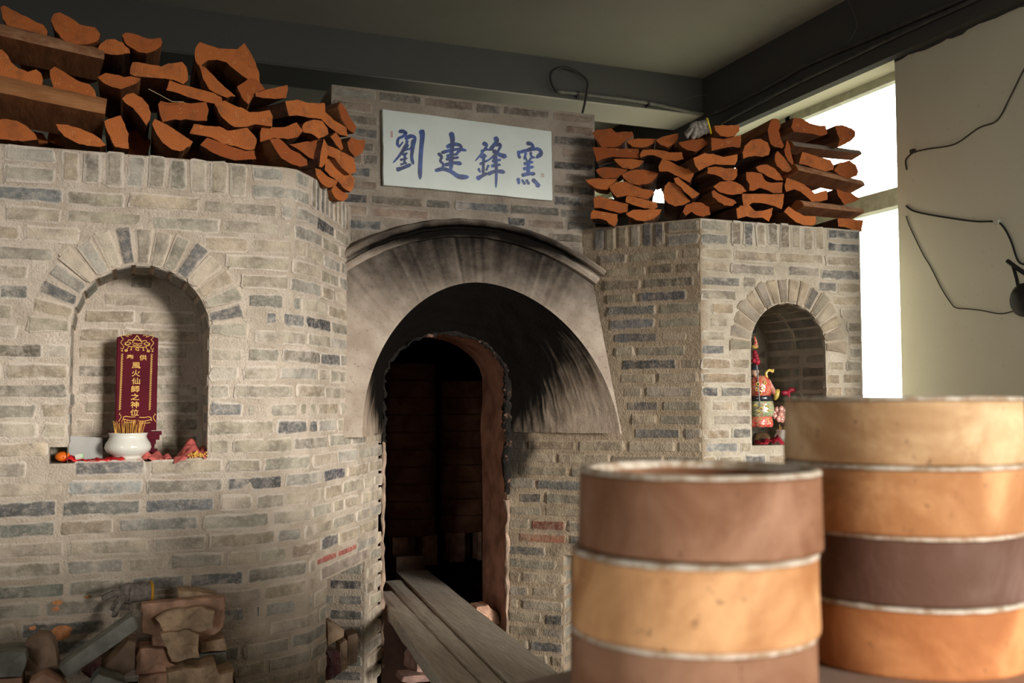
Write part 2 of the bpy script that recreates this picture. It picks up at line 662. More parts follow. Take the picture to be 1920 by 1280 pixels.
# beams under the ceiling: charcoal sides, the far one with window light painted on its underside
b = MB()
b.box(XL, RX - .06, 5.34, 5.70, 3.245, ZC)
struct(b.build('beam', M['beam']))
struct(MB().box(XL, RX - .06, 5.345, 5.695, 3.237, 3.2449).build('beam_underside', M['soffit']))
struct(MB().box(RX - .055, RX - .001, YW, YF, 3.088, ZC).build('beam', M['beam']))
# uneven lower edge of the charcoal paint on the cream wall
V, F = [], []
ys = [WIN1[0] - .001 - i * .03 for i in range(31)]
for i, y in enumerate(ys):
    V += [(RX - .0025, y, 3.10), (RX - .0025, y, 3.075 - .02 * noise.noise(Vector((y * 7, 3, 1))) - .012 * noise.noise(Vector((y * 31, 1, 4))))]
F = [(2 * i, 2 * i + 1, 2 * i + 3, 2 * i + 2) for i in range(len(ys) - 1)]
struct(mesh('beam_paint_edge', V, F, M['beam']))


def window(name, y0, y1, z0, z1, rails, mull, ft=.045):
    e = empty(name, (XO - .06, (y0 + y1) / 2, z0))
    struct(e)
    xa, xb = XO - .075, XO - .03
    f = MB()
    f.box(xa, xb, y0, y1, z1 - ft, z1)
    f.box(xa, xb, y0, y1, z0, z0 + ft)
    f.box(xa, xb, y0, y0 + ft, z0, z1)
    f.box(xa, xb, y1 - ft, y1, z0, z1)
    f.build('window_frame', M['frame'], e)
    for (ra, rb) in rails:
        MB().box(xa - .03, xb, y0, y1, ra, rb).build('transom', M['frame'], e)
    for m in mull:
        MB().box(xa, xb, m - .02, m + .02, z0, z1).build('mullion', M['frame'], e)
    zs = [z0] + [(a + c) / 2 for a, c in rails] + [z1]
    yy = [y0] + list(mull) + [y1]
    for i in range(len(zs) - 1):
        for j in range(len(yy) - 1):
            MB().box(XO - .056, XO - .051, yy[j] + .01, yy[j + 1] - .01, zs[i] + .01, zs[i + 1] - .01).build('pane', M['glass'], e)
    return e


window('window_1', *WIN1, rails=[(2.405, 2.495)], mull=[4.73, 5.75, 6.6])

# ---------------------------------------------------------------- the kiln: shapes
ZT_L, ZT_R, ZT_C = 2.255, 2.228, 2.77
YL, YR = 3.48, 3.663
SPR = 1.30
PITCH_L, PITCH_R, PITCH_C = .0623, .0597, .0557


def bz(z):
    return lerp(4.004, 4.127, sstep(1.3, 2.25, z))


def curveL(s, z):
    x1 = pw([(.99, .40), (1.63, .516), (2.1, .545)], z)
    p1, p2 = Vector((x1, YL)), Vector((.632, 3.60))
    if s <= x1:
        return Vector((s, YL))
    lc = (p2 - p1).length
    if s <= x1 + lc:
        return p1 + (p2 - p1) * ((s - x1) / lc)
    d = (Vector((.8915, bz(z))) - p2).normalized()
    return p2 + d * (s - x1 - lc)


def fnL(s, z, d=0.0):
    p = sum((curveL(s + k * .011, z) for k in (-2, -1, 0, 1, 2)), Vector((0, 0))) / 5
    t = (curveL(s + .028, z) - curveL(s - .028, z)).normalized()
    return Vector((p.x + t.y * d, p.y - t.x * d, z))


XR_END = 3.161


def curveR(s, z):
    if s > XR_END:
        return Vector((XR_END, YR + s - XR_END))
    if s >= 2.304:
        return Vector((s, YR))
    d = (Vector((1.945, bz(z))) - Vector((2.304, YR))).normalized()
    return Vector((2.304, YR)) + d * (2.304 - s)


def fnR(s, z, d=0.0):
    p = curveR(s, z)
    if s > XR_END + .001:
        n = Vector((1, 0))
    elif s >= 2.304:
        n = Vector((0, -1))
    else:
        t = (curveR(2.3, z) - curveR(2.1, z)).normalized()
        n = Vector((t.y, -t.x))
    return Vector((p.x + n.x * d, p.y + n.y * d, z))


YC = 4.11


def fnC(s, z, d=0.0):
    return Vector((s, YC - d, z))


def yband(z):
    return 3.87 + .221 * (z - 1.3) if z < 2.2 else 4.07


ARC, ARR = Vector((1.405, 1.19)), .96


def soot_at(p):
    """Smoke stains: over the arch, on the wall above it, round the door."""
    r = math.hypot(p.x - 1.40, p.z - 1.25)
    a = 0.0
    if p.y > 4.0:
        a = max(a, .42 * (1 - sstep(1.0, 1.5, r)))
        a = max(a, .30 * sstep(1.5, 2.1, p.x))
        a = max(a, .16)
    dj = math.hypot(p.x - 1.66, p.y - 4.27)
    if p.y > 3.6 and p.x > 1.4 and p.z < 1.4:
        a = max(a, (1.0 - sstep(.03, .24, dj)) * (.35 + .65 * sstep(.95, 1.2, p.z)))
    dl = math.hypot(p.x - 1.07, p.y - 4.28)
    if p.x < 1.3 and p.y > 3.9 and p.z < 1.4:
        a = max(a, (1.0 - sstep(.01, .07, dl)) * .7 * sstep(.95, 1.25, p.z))
    return a


TONE_L = [(.33, .325, .275), (.385, .365, .31), (.30, .31, .275), (.40, .365, .30), (.265, .265, .24), (.36, .35, .31), (.42, .395, .345), (.345, .315, .255), (.31, .32, .31)]
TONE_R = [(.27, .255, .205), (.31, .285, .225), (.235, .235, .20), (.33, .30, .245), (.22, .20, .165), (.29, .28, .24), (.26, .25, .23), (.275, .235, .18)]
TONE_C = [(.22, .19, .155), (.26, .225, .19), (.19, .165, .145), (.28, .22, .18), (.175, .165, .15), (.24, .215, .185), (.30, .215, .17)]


def tone_pick(tab, pdark):
    if random.random() < pdark:
        k = random.uniform(.10, .17)
        return (k * 1.05, k * 1.03, k * 1.03)
    c = random.choice(tab)
    k = random.uniform(.86, 1.14)
    k *= 1.08
    return (c[0] * k * 1.10, c[1] * k * .995, c[2] * k * .91)


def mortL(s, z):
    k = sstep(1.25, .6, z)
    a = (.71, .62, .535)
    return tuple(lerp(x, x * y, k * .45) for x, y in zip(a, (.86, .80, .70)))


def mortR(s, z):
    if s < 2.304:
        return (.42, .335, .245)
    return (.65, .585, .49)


def mortC(s, z):
    return (.455, .40, .345)


REST = {}          # bricks outside the photograph's frame, joined per wall


def brick(part, fn, s0, s1, t0, t1, tone, mort, proud=.006, sink=.03, jit=.0045, name='brick', sootf=soot_at):
    e = min(.013, (s1 - s0) * .2, (t1 - t0) * .2)
    k = max(1, min(3, int((s1 - s0) / .075)))
    ss = [s0, s0 + e] + [lerp(s0 + e, s1 - e, i / (k + 0.0)) for i in range(1, k)] + [s1 - e, s1]
    ts = [t0, t0 + e, t1 - e, t1]
    proud += random.uniform(-.003, .0035)
    tilt = random.uniform(-.004, .004)
    V, E = [], []
    n = len(ss)
    J = lambda: random.uniform(-jit, jit)
    per = {}
    for i, s in enumerate(ss):
        for j, t in enumerate(ts):
            ed = i in (0, n - 1) or j in (0, 3)
            cor = i in (0, n - 1) and j in (0, 3)
            ds, dt = (J(), J()) if ed else (0, 0)
            if cor:
                ds += (e * .5 if i == 0 else -e * .5) * random.uniform(.1, 1.2)
                dt += (e * .5 if j == 0 else -e * .5) * random.uniform(.1, 1.2)
            d = proud - (.0045 if ed else 0) + tilt * (i / (n - 1) - .5) + (0 if ed else random.uniform(-.0012, .0012))
            per[(i, j)] = (s + ds, t + dt)
            V.append(fn(s + ds, t + dt, d))
            E.append(0.0 if ed else 1.0)
    F = [(i * 4 + j, (i + 1) * 4 + j, (i + 1) * 4 + j + 1, i * 4 + j + 1) for i in range(n - 1) for j in range(3)]
    loop = [(i, 0) for i in range(n)] + [(n - 1, 1), (n - 1, 2)] + [(i, 3) for i in range(n - 1, -1, -1)] + [(0, 2), (0, 1)]
    b0 = len(V)
    for (i, j) in loop:
        s, t = per[(i, j)]
        V.append(fn(s, t, -sink))
        E.append(0.0)
    L = len(loop)
    for q in range(L):
        a, b = loop[q], loop[(q + 1) % L]
        F.append((a[0] * 4 + a[1], b0 + q, b0 + (q + 1) % L, b[0] * 4 + b[1]))
    m = mort(((s0 + s1) / 2), (t0 + t1) / 2)
    qx, qy = proj(fn((s0 + s1) / 2, (t0 + t1) / 2))
    if qx < -70 or qy > 1340:
        R_ = REST.setdefault(part, dict(V=[], F=[], tone=[], mort=[], edge=[], soot=[]))
        b_ = len(R_['V'])
        R_['V'] += V
        R_['F'] += [tuple(i + b_ for i in f) for f in F]
        R_['tone'] += [tone] * len(V)
        R_['mort'] += [m] * len(V)
        R_['edge'] += E
        R_['soot'] += [sootf(v) for v in V]
        return None
    return mesh(name, V, F, M['brick'], part, attrs={'tone': [tone] * len(V), 'mort': [m] * len(V), 'edge': E, 'soot': [sootf(v) for v in V]})


def subtract(a, b, forb):
    segs = [(a, b)]
    for (f0, f1) in forb:
        out = []
        for (x, y) in segs:
            if f1 <= x or f0 >= y:
                out.append((x, y))
            else:
                if f0 - x > .055:
                    out.append((x, f0))
                if y - f1 > .055:
                    out.append((f1, y))
        segs = out
    return segs


def lay(part, fn, s0, s1, ztop, zbot, pitch, forb, tab, pdark, mort, accents=(), k0=0, gap=.013, lens=(.235, .235, .235, .22, .17, .112), proud=.0045, sfun=None):
    k = k0
    while ztop - k * pitch > zbot:
        t1 = ztop - k * pitch - gap * .5
        t0 = t1 - (pitch - gap)
        a = s0 if sfun is None else sfun((t0 + t1) / 2)[0]
        bmax = s1 if sfun is None else sfun((t0 + t1) / 2)[1]
        s = a - random.uniform(0, .2)
        while s < bmax - .03:
            e = s + random.choice(lens) * random.uniform(.94, 1.06)
            if bmax - e < .05:
                e = bmax
            for (x, y) in (subtract(max(s, a), min(e, bmax), forb(t0, t1)) if min(e, bmax) - max(s, a) > .045 else ()):
                tone = tone_pick(tab, pdark)
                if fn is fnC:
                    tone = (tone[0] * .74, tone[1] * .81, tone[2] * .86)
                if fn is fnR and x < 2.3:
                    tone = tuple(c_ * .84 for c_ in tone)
                for (as_, at, col) in accents:
                    if x - .006 <= as_ <= y + .006 and t0 - .006 <= at <= t1 + .006:
                        tone = col
                dt = random.uniform(-.0025, .0025)
                brick(part, fn, x, y, t0 + dt, t1 + dt, tone, mort, proud)
            s = e + gap * random.uniform(.75, 1.2)
        k += 1


def soldiers(part, fn, sa, sb, ztop, h, tab, pdark, mort, accents=(), step=.0625, w=.052):
    n = max(1, round((sb - sa) / step))
    st = (sb - sa) / n
    for i in range(n):
        x = sa + i * st + (st - w) / 2
        tone = tone_pick(tab, pdark)
        brick(part, fn, x, x + w * random.uniform(.92, 1.06), ztop - h + random.uniform(.002, .010), ztop + random.uniform(-.004, .003), tone, mort)


def wall_surface(name, fn, ss, zbot, ztop, holes, mort, parent, dz=.07, extra=None):
    """The mortar body that the bricks sit in, with the recesses left open."""
    V, F, MO = [], [], []
    for sa, sb in zip(ss, ss[1:]):
        sm = (sa + sb) / 2
        strips = [((zbot, zbot), (ztop, ztop))]
        for h in holes:
            if h['s0'] < sm < h['s1']:
                new = []
                for lo, hi in strips:
                    if h['lo'] > lo[0] and h['hi'](sm) < hi[0] + 1:
                        if h['hi'](sm) <= lo[0] or h['lo'] >= hi[0]:
                            new.append((lo, hi))
                            continue
                        new.append((lo, (h['lo'], h['lo'])))
                        new.append(((h['hi'](sa), h['hi'](sb)), hi))
                    else:
                        new.append(((h['hi'](sa), h['hi'](sb)), hi))
                strips = new
        for lo, hi in strips:
            n = max(1, int((hi[0] - lo[0]) / dz + .5))
            b = len(V)
            for q in range(n + 1):
                za, zb = lerp(lo[0], hi[0], q / n), lerp(lo[1], hi[1], q / n)
                V += [fn(sa, za), fn(sb, zb)]
                MO += [mort(sa, za), mort(sb - 1e-6, zb)]
            for q in range(n):
                F.append((b + 2 * q, b + 2 * q + 1, b + 2 * q + 3, b + 2 * q + 2))
    if extra:
        for (vv, ff) in extra:
            b = len(V)
            V += [Vector(v) for v in vv]
            MO += [mort(9, 1.5)] * len(vv)
            F += [tuple(i + b for i in f) for f in ff]
    return mesh(name, V, F, M['mortar'], parent, attrs={'mort': MO, 'soot': [soot_at(v) for v in V]})


# ---------------------------------------------------------------- the kiln: build
kiln = empty('brick_kiln', (1.38, 4.0, 0))
tag(kiln, 'large grey brick kiln with an arched sooty mouth between two niched piers', 'kiln')

NL = dict(xc=.058, r=.2135, zs=1.678, sill=1.246, yf=YL, dep=.26, ro=.125)
NR = dict(xc=2.755, r=.200, zs=1.677, sill=1.248, yf=YR, dep=.43, ro=.115)


def niche_hole(N):
    def hi(s):
        d = clamp(abs(s - N['xc']) / N['r'])
        return N['zs'] + N['r'] * math.sqrt(max(0, 1 - d * d))
    return dict(s0=N['xc'] - N['r'], s1=N['xc'] + N['r'], lo=N['sill'], hi=hi)


def niche_forb(N):
    ro = N['r'] + N['ro'] + .012

    def f(t0, t1):
        t = (t0 + t1) / 2
        if t1 < N['sill'] + .01 or t0 > N['zs'] + ro:
            return []
        hw = N['r']
        if t > N['zs'] - .02:
            hw = math.sqrt(max(0, ro * ro - max(0, t - N['zs']) ** 2))
        return [(N['xc'] - hw - .004, N['xc'] + hw + .004)]
    return f


def cols(a, b, step, extra):
    n = int((b - a) / step)
    c = [lerp(a, b, i / n) for i in range(n + 1)] + list(extra)
    c = sorted(c)
    out = [c[0]]
    for x in c[1:]:
        if x - out[-1] > 1e-4:
            out.append(x)
    return out


def arch_cols(N, n=22):
    return [N['xc'] - N['r'] * math.cos(math.pi * i / n) for i in range(n + 1)]


# small stoke hole low in the left splayed wall
AL0, AZ1 = inv(fnL, 612, 1086, .8, .8)
AL1, _ = inv(fnL, 684, 1072, 1.0, .8)
AZ0 = .18
alcL = dict(s0=AL0, s1=AL1, lo=AZ0, hi=lambda s: AZ1)
AR1, ARZ = inv(fnR, 1056, 1040, 1.7, .75)
AR0 = AR1 + .24
alcR = dict(s0=AR1, s1=AR0, lo=AZ0, hi=lambda s: ARZ)


NX0, NX1, NZ1 = NL['xc'] - NL['r'] - .052, NL['xc'] - NL['r'] - .0002, NL['sill'] + .052
notchL = dict(s0=NX0, s1=NX1, lo=NL['sill'], hi=lambda s: NZ1)


def forbL(t0, t1):
    f = niche_forb(NL)(t0, t1)
    if t1 > NL['sill'] + .004 and t0 < NZ1 + .002:
        f.append((NX0 - .004, NX1))
    if t1 > AZ1 + .058 and t0 < AZ1 + .094:
        f.append((AL0 - .11, AL0 + .32))
    elif t0 < AZ1 + .058 and t1 > AZ1:
        f.append((AL0 - .07, AL1 + .06))
    elif t0 < AZ1 and t1 > AZ0:
        f.append((AL0, AL1))
    return f


def forbR(t0, t1):
    f = niche_forb(NR)(t0, t1) + [(2.3025, 2.3055)]
    if t0 < ARZ and t1 > AZ0:
        f.append((AR1, AR0))
    return f


def rangeL(z):
    x1 = pw([(.99, .40), (1.63, .516), (2.1, .545)], z)
    lim = 1.065 if z < SPR else None
    s = .6
    while s < 1.9:
        p = curveL(s, z)
        if (lim and p.x > lim) or (not lim and p.y > min(yband(z), YC) - .005):
            break
        s += .005
    return (-.98, s)


def rangeR(z):
    lim = 1.66 if z < SPR else None
    s = 2.3
    while s > .9:
        p = curveR(s, z)
        if (lim and p.x < lim) or (not lim and p.y > min(yband(z), YC) - .005):
            break
        s -= .005
    return (s, XR_END - .004)


def top_cap(fn, ss, z, yb):
    V, F = [], []
    for s in ss:
        p = fn(s, z)
        V += [p, Vector((p.x, yb, z))]
    F = [(2 * i, 2 * i + 2, 2 * i + 3, 2 * i + 1) for i in range(len(ss) - 1)]
    return V, F


sL = cols(-1.6, 1.42, .05, arch_cols(NL) + [AL0, AL1, NX0, NX1])
sL = [s for s in sL if curveL(s, 1.0).x <= 1.075]
pierL = wall_surface('pier', fnL, sL, 0, ZT_L, [niche_hole(NL), notchL, alcL], mortL, kiln, extra=[top_cap(fnL, [s for s in sL if curveL(s, ZT_L).x < .9], ZT_L - .004, 4.9)])
sR = cols(1.40, 3.95, .05, arch_cols(NR) + [AR0, AR1, 2.304, 2.3039, XR_END, XR_END + .0005])
sR = [s for s in sR if curveR(s, 1.0).x >= 1.645]
pierR = wall_surface('pier', fnR, sR, 0, ZT_R, [niche_hole(NR), alcR], mortR, kiln, extra=[top_cap(fnR, [s for s in sR if 1.92 < s <= XR_END], ZT_R - .004, 4.6)])
pierL['label'] = 'pale pier with the red tablet niche'
pierR['label'] = 'browner pier with the figurine niche by the window'


def acc(fn, lst, s, z):
    out = []
    for px, py, c in lst:
        a, b = inv(fn, px, py, s, z)
        out.append((a, b, c))
    return out


DK, BK = (.125, .125, .125), (.072, .073, .078)
accL = acc(fnL, [(85, 364, (.20, .21, .21)), (25, 555, (.2, .2, .18)), (50, 655, (.17, .15, .115)), (25, 968, DK), (375, 958, (.19, .2, .21)), (262, 958, (.22, .22, .2)),
                 (508, 558, (.22, .215, .185)), (515, 596, (.20, .205, .2)), (610, 430, BK), (617, 614, BK), (591, 796, DK), (624, 890, (.10, .10, .12)),
                 (235, 996, (.22, .215, .2)), (315, 996, (.25, .25, .23)), (290, 1075, (.2, .2, .19)), (45, 1170, (.14, .14, .13)), (410, 1098, (.2, .2, .2)), (490, 1160, (.22, .22, .21)),
                 (130, 925, (.34, .35, .34)), (40, 1010, (.22, .23, .2)), (115, 1085, (.25, .26, .22)), (410, 690, (.34, .33, .33)), (440, 697, (.45, .41, .34)), (560, 1040, (.40, .30, .23))], 0, 1.4)
accR = acc(fnR, [(1215, 686, BK), (1230, 553, (.11, .11, .12)), (1165, 590, (.14, .14, .15)), (1195, 583, (.15, .15, .14)), (1152, 608, (.15, .15, .155)), (1220, 770, (.12, .11, .11)), (1180, 765, (.14, .13, .12)),
                 (1220, 815, (.13, .125, .12)), (1245, 527, (.17, .15, .12)), (1580, 466, (.13, .13, .13)), (1585, 517, (.17, .165, .16)), (1565, 538, (.2, .19, .17)), (1410, 685, (.2, .19, .175)),
                 (1385, 740, (.2, .19, .17)), (1380, 800, (.15, .145, .13)), (1385, 844, (.2, .2, .2)), (1340, 524, (.22, .21, .19)), (1000, 940, (.12, .11, .1)), (1060, 900, (.17, .17, .16)), (1020, 985, (.25, .09, .06)),
                 (1040, 1005, (.30, .12, .07)), (1000, 1035, (.13, .125, .12)), (1440, 880, (.2, .2, .22)), (1180, 850, (.24, .22, .17))], 2.2, 1.4)

# courses
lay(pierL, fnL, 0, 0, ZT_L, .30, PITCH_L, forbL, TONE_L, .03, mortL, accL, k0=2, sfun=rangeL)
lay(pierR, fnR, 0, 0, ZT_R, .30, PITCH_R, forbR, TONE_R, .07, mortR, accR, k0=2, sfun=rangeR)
# soldier course along both tops, with pairs of stretchers at the corners
q = lambda fn, px, py, s, z: inv(fn, px, py, s, z)[0]
L1, L2, L3 = q(fnL, 112, 300, 0, 2.2), q(fnL, 466, 330, .4, 2.2), q(fnL, 579, 360, .6, 2.2)
soldiers(pierL, fnL, L1, L2, ZT_L, 2 * PITCH_L - .008, TONE_L, .05, mortL)
for k in (0, 1):
    t1 = ZT_L - k * PITCH_L - .003
    for a, b_ in ((-.98, -.75), (-.74, -.62), (-.61, -.37), (-.36, L1 - .012), (L2 + .012, L3 - .004)):
        brick(pierL, fnL, a, b_, t1 - .050, t1, random.choice(TONE_L), mortL)
soldiers(pierL, fnL, L3 + .004, rangeL(2.2)[1], ZT_L, 2 * PITCH_L - .008, [tuple(c * .82 for c in t) for t in TONE_L], .25, mortL, step=.058, w=.042)
R1, R2, R3, R4 = q(fnR, 1248, 440, 2.1, 2.2), q(fnR, 1368, 440, 2.4, 2.2), q(fnR, 1548, 450, 2.9, 2.2), rangeR(2.2)[0]
soldiers(pierR, fnR, R4, R1, ZT_R, 2 * PITCH_R - .008, TONE_R, .25, mortR)
soldiers(pierR, fnR, R2, R3, ZT_R, 2 * PITCH_R - .008, TONE_R, .08, mortR)
for k in (0, 1):
    t1 = ZT_R - k * PITCH_R - .003
    for a, b_ in ((R1 + .008, 2.300), (2.308, R2 - .010), (R3 + .01, XR_END - .004)):
        brick(pierR, fnR, a, b_, t1 - .048, t1, random.choice(TONE_R) if a < R3 else (.13, .135, .135), mortR)


def niche(N, part, tab, mort, nv, pitch):
    """Barrel-vaulted recess: lining, back courses, face voussoirs and vault bricks."""
    xc, r, zs, sl, yf, dp = N['xc'], N['r'], N['zs'], N['sill'], N['yf'], N['dep']
    path = [(xc - r, sl), (xc - r, sl + .052)] + [(xc - r, lerp(sl, zs, i / 6)) for i in range(1, 6)] + [(xc - r * math.cos(math.pi * i / 22), zs + r * math.sin(math.pi * i / 22)) for i in range(23)] + [(xc + r, lerp(zs, sl, i / 6)) for i in range(1, 7)]
    V, F = [], []
    k = len(path)
    for x, z in path:
        V += [Vector((x, yf, z)), Vector((x, yf + dp, z))]
    F = [(2 * i, 2 * i + 1, 2 * i + 3, 2 * i + 2) for i in range(1 if dp < .3 else 0, k - 1)]
    F.append((0, 2 * (k - 1), 2 * (k - 1) + 1, 1))
    F.append(tuple(2 * i + 1 for i in range(k)))
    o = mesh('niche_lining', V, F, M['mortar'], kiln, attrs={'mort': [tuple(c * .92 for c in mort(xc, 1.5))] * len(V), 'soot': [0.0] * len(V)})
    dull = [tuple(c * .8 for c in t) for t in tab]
    fb = lambda s, t, d=0: Vector((s, yf + dp - d, t))

    def forb(t0, t1):
        t = max(t1 - zs, 0)
        if t >= r:
            return [(xc - 2, xc + 2)]
        hw = math.sqrt(max(0, r * r - t * t)) - .012
        return [(xc - 2, xc - hw), (xc + hw, xc + 2)]
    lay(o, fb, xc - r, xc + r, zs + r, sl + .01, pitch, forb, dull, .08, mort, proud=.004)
    # vault bricks, seen from below, and jamb bricks under them
    fv = lambda s, t, d=0: Vector((xc - (r - d) * math.cos(t), yf + s, zs + (r - d) * math.sin(t)))
    na = 11 if r > .205 else 12
    nd = 2 if dp > .3 else 1
    for i in range(na):
        a0, a1 = math.pi * i / na + .03, math.pi * (i + 1) / na - .03
        for j in range(nd):
            y0, y1 = dp * j / nd + .004, dp * (j + 1) / nd - .008
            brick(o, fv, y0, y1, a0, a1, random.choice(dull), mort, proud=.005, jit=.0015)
    for side in (-1, 1):
        fj = lambda s, t, d=0, side=side: Vector((xc + side * (r - d), yf + s, t))
        z = zs - .02
        while z - .045 > sl + (.055 if (side < 0 and dp < .3) else 0):
            cut = random.choice((.4, .55, 1.0))
            brick(o, fj, .006, dp * cut - .006, z - .046, z, random.choice(dull), mort, proud=.004)
            if cut < 1 and dp > .3:
                brick(o, fj, dp * cut + .008, dp - .01, z - .046, z, random.choice(dull), mort, proud=.004)
            z -= pitch
    # voussoirs on the face
    a_lo, a_hi = R(-4), R(184)
    for i in range(nv):
        a0, a1 = lerp(a_lo, a_hi, i / nv), lerp(a_lo, a_hi, (i + 1) / nv)
        am, hw = (a0 + a1) / 2, (a1 - a0) / 2
        ro = N['ro'] * random.uniform(.9, 1.05)
        fvs = lambda s, t, d=0, am=am, q=r + .05: Vector((xc + t * math.cos(am) + s * (t / q) * math.sin(am), yf - d, zs + t * math.sin(am) - s * (t / q) * math.cos(am)))
        wd = (r + .05) * hw * .86
        tone = tone_pick(tab, .12)
        brick(part, fvs, -wd, wd, r + .002, r + ro, tone, mort, proud=.007)
    return o


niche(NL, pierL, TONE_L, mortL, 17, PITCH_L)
V = [Vector((x, y, z)) for x in (NX0, NX1) for y in (YL, YL + .09) for z in (NL['sill'], NZ1)]
mesh('sill_notch', V, [(0, 1, 3, 2), (4, 6, 7, 5), (2, 3, 7, 6), (0, 2, 6, 4), (1, 5, 7, 3)], M['mortar'], kiln, attrs={'mort': [(.45, .4, .34)] * 8, 'soot': [0.0] * 8})
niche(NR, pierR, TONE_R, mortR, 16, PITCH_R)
# sill bricks
for N, part, mo, tb, fn in ((NL, pierL, mortL, TONE_L, fnL), (NR, pierR, mortR, TONE_R, fnR)):
    pass


# stoke holes: lined recess, lintel bricks
def stoke(fn, s0, s1, z0, z1, part, mort, tab):
    dp = .30
    p0, p1 = fn(s0, z1), fn(s1, z1)
    nrm = fn(s0, z1, 1) - fn(s0, z1)
    V = []
    for s in (s0, s1):
        for z in (z0, z1):
            a = fn(s, z)
            V += [a, a - nrm * dp]
    F = [(0, 1, 3, 2), (4, 6, 7, 5), (2, 3, 7, 6), (0, 4, 5, 1), (1, 5, 7, 3)]
    o = mesh('stoke_hole', V, F, M['mortar'], kiln, attrs={'mort': [tuple(c * .85 for c in mort(s0, .6))] * 8, 'soot': [.1] * 8})
    for sd, sg in ((s1, -1), (s0, 1)):
        base0 = fn(sd, z1)
        tng = (p1 - p0).normalized()
        fj = lambda s, t, d=0: Vector((*(base0 - nrm * s + tng * (sg * d)).xy, t))
        z, k = z1 - .012, 0
        while z - .048 > z0:
            cuts = (.0, .16, .29) if k % 2 else (.0, .12, .24, .29)
            for a, c in zip(cuts, cuts[1:]):
                brick(o, fj, a + .008, c - .006, z - .046, z, (.075, .078, .085) if (k == 1 and sg < 0) else random.choice([tuple(x * .8 for x in t) for t in tab]), mort, proud=.004)
            z -= .062
            k += 1
    return o


stokeL = stoke(fnL, AL0, AL1, AZ0, AZ1, pierL, mortL, TONE_L)
stokeR = stoke(fnR, AR1, AR0, AZ0, ARZ, pierR, mortR, TONE_R)
# long pinkish lintel brick and the thin red tiles over it
brick(pierL, fnL, AL0 - .06, AL1 + .05, AZ1 + .004, AZ1 + .055, (.36, .29, .25), mortL)
for a, c in ((-.10, .09), (.10, .25), (.26, .31)):
    brick(pierL, fnL, AL0 + a, AL0 + c, AZ1 + .066, AZ1 + .090, (.40, .115, .095), mortL, name='red_tile', jit=.002)

for part_, R_ in REST.items():
    o = mesh('outlying_bricks', R_['V'], R_['F'], M['brick'], part_, attrs={k_: R_[k_] for k_ in ('tone', 'mort', 'edge', 'soot')})
    o['kind'] = 'stuff'

# ---- wall above the mouth
ssC = cols(.796, 2.023, .04, [])


def c_low(s):
    d = abs(s - ARC.x)
    return ARC.y + math.sqrt(max(0, 1.0 - d * d)) if d < .99 else 1.5


capC = [([(.796, YC, ZT_C - .005), (2.023, YC, ZT_C - .005), (2.023, YC + .25, ZT_C - .005), (.796, YC + .25, ZT_C - .005)], [(0, 1, 2, 3)]),
        ([(.796, YC, 1.5), (.796, YC + .25, 1.5), (.796, YC + .25, ZT_C), (.796, YC, ZT_C)], [(0, 1, 2, 3)]),
        ([(2.023, YC, 1.5), (2.023, YC, ZT_C), (2.023, YC + .25, ZT_C), (2.023, YC + .25, 1.5)], [(0, 1, 2, 3)]),
        ([(.796, YC + .25, 2.0), (2.023, YC + .25, 2.0), (2.023, YC + .25, ZT_C), (.796, YC + .25, ZT_C)], [(0, 1, 2, 3)])]
faceC = wall_surface('front_wall', fnC, ssC, 1.4, ZT_C, [dict(s0=.7, s1=2.2, lo=1.3, hi=c_low)], mortC, kiln, extra=capC)
PQ = [PY(716, 205, YC - .012), PY(1033, 247, YC - .012), PY(1035, 377, YC - .012), PY(718, 347, YC - .012)]
pqx0, pqx1 = min(p.x for p in PQ), max(p.x for p in PQ)
pqz0, pqz1 = min(p.z for p in PQ), max(p.z for p in PQ)


def forbC(t0, t1):
    f = []
    d = t0 - ARC.y
    if d < 1.045:
        hw = math.sqrt(1.045 ** 2 - d * d)
        f.append((ARC.x - hw, ARC.x + hw))
    if t1 > pqz0 + .004 and t0 < pqz1 - .012:
        f.append((pqx0 - .012, pqx1 + .012))
    return f


accC = acc(fnC, [(665, 377, BK), (1095, 305, (.1, .095, .09)), (1100, 350, (.1, .095, .09)), (1090, 385, (.1, .1, .1)), (1080, 270, (.13, .12, .11)), (700, 260, (.16, .155, .15)), (900, 195, (.14, .13, .12)), (790, 190, (.15, .14, .12)),
                 (740, 395, (.33, .24, .19)), (690, 402, (.30, .23, .18)), (640, 170, (.30, .29, .25))], 1.3, 2.4)
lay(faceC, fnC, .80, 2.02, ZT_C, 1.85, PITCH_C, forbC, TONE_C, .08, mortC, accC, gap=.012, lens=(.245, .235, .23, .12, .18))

# ---- plastered mouth: leaning face band, splayed vault, raised moulding, clay door frame
IC = Vector((1.42, SPR))


def inner_pt(a):
    c, s = math.cos(a), math.sin(a)
    ax = .60 if c > 0 else .534
    n = 1.9
    r = (abs(c / ax) ** n + abs(s / .65) ** n) ** (-1 / n)
    return IC + Vector((c, s)) * r


def outer_pt(a):
    d = Vector((math.cos(a), math.sin(a)))
    best = 9
    # side edges
    for (x0, k) in ((.769, .1157), (2.03, -.0957)):
        # x = x0 + k*(z-1.3)
        den = d.x - k * d.y
        if abs(den) > 1e-6:
            t = (x0 - IC.x) / den
            if t > 0:
                best = min(best, t)
    o = IC - ARC
    bq, cq = o.dot(d), o.dot(o) - ARR * ARR
    disc = bq * bq - cq
    if disc > 0:
        t = -bq + math.sqrt(disc)
        if t > 0:
            best = min(best, t)
    return IC + d * best


DC = Vector((1.362, SPR))
YD = 4.28


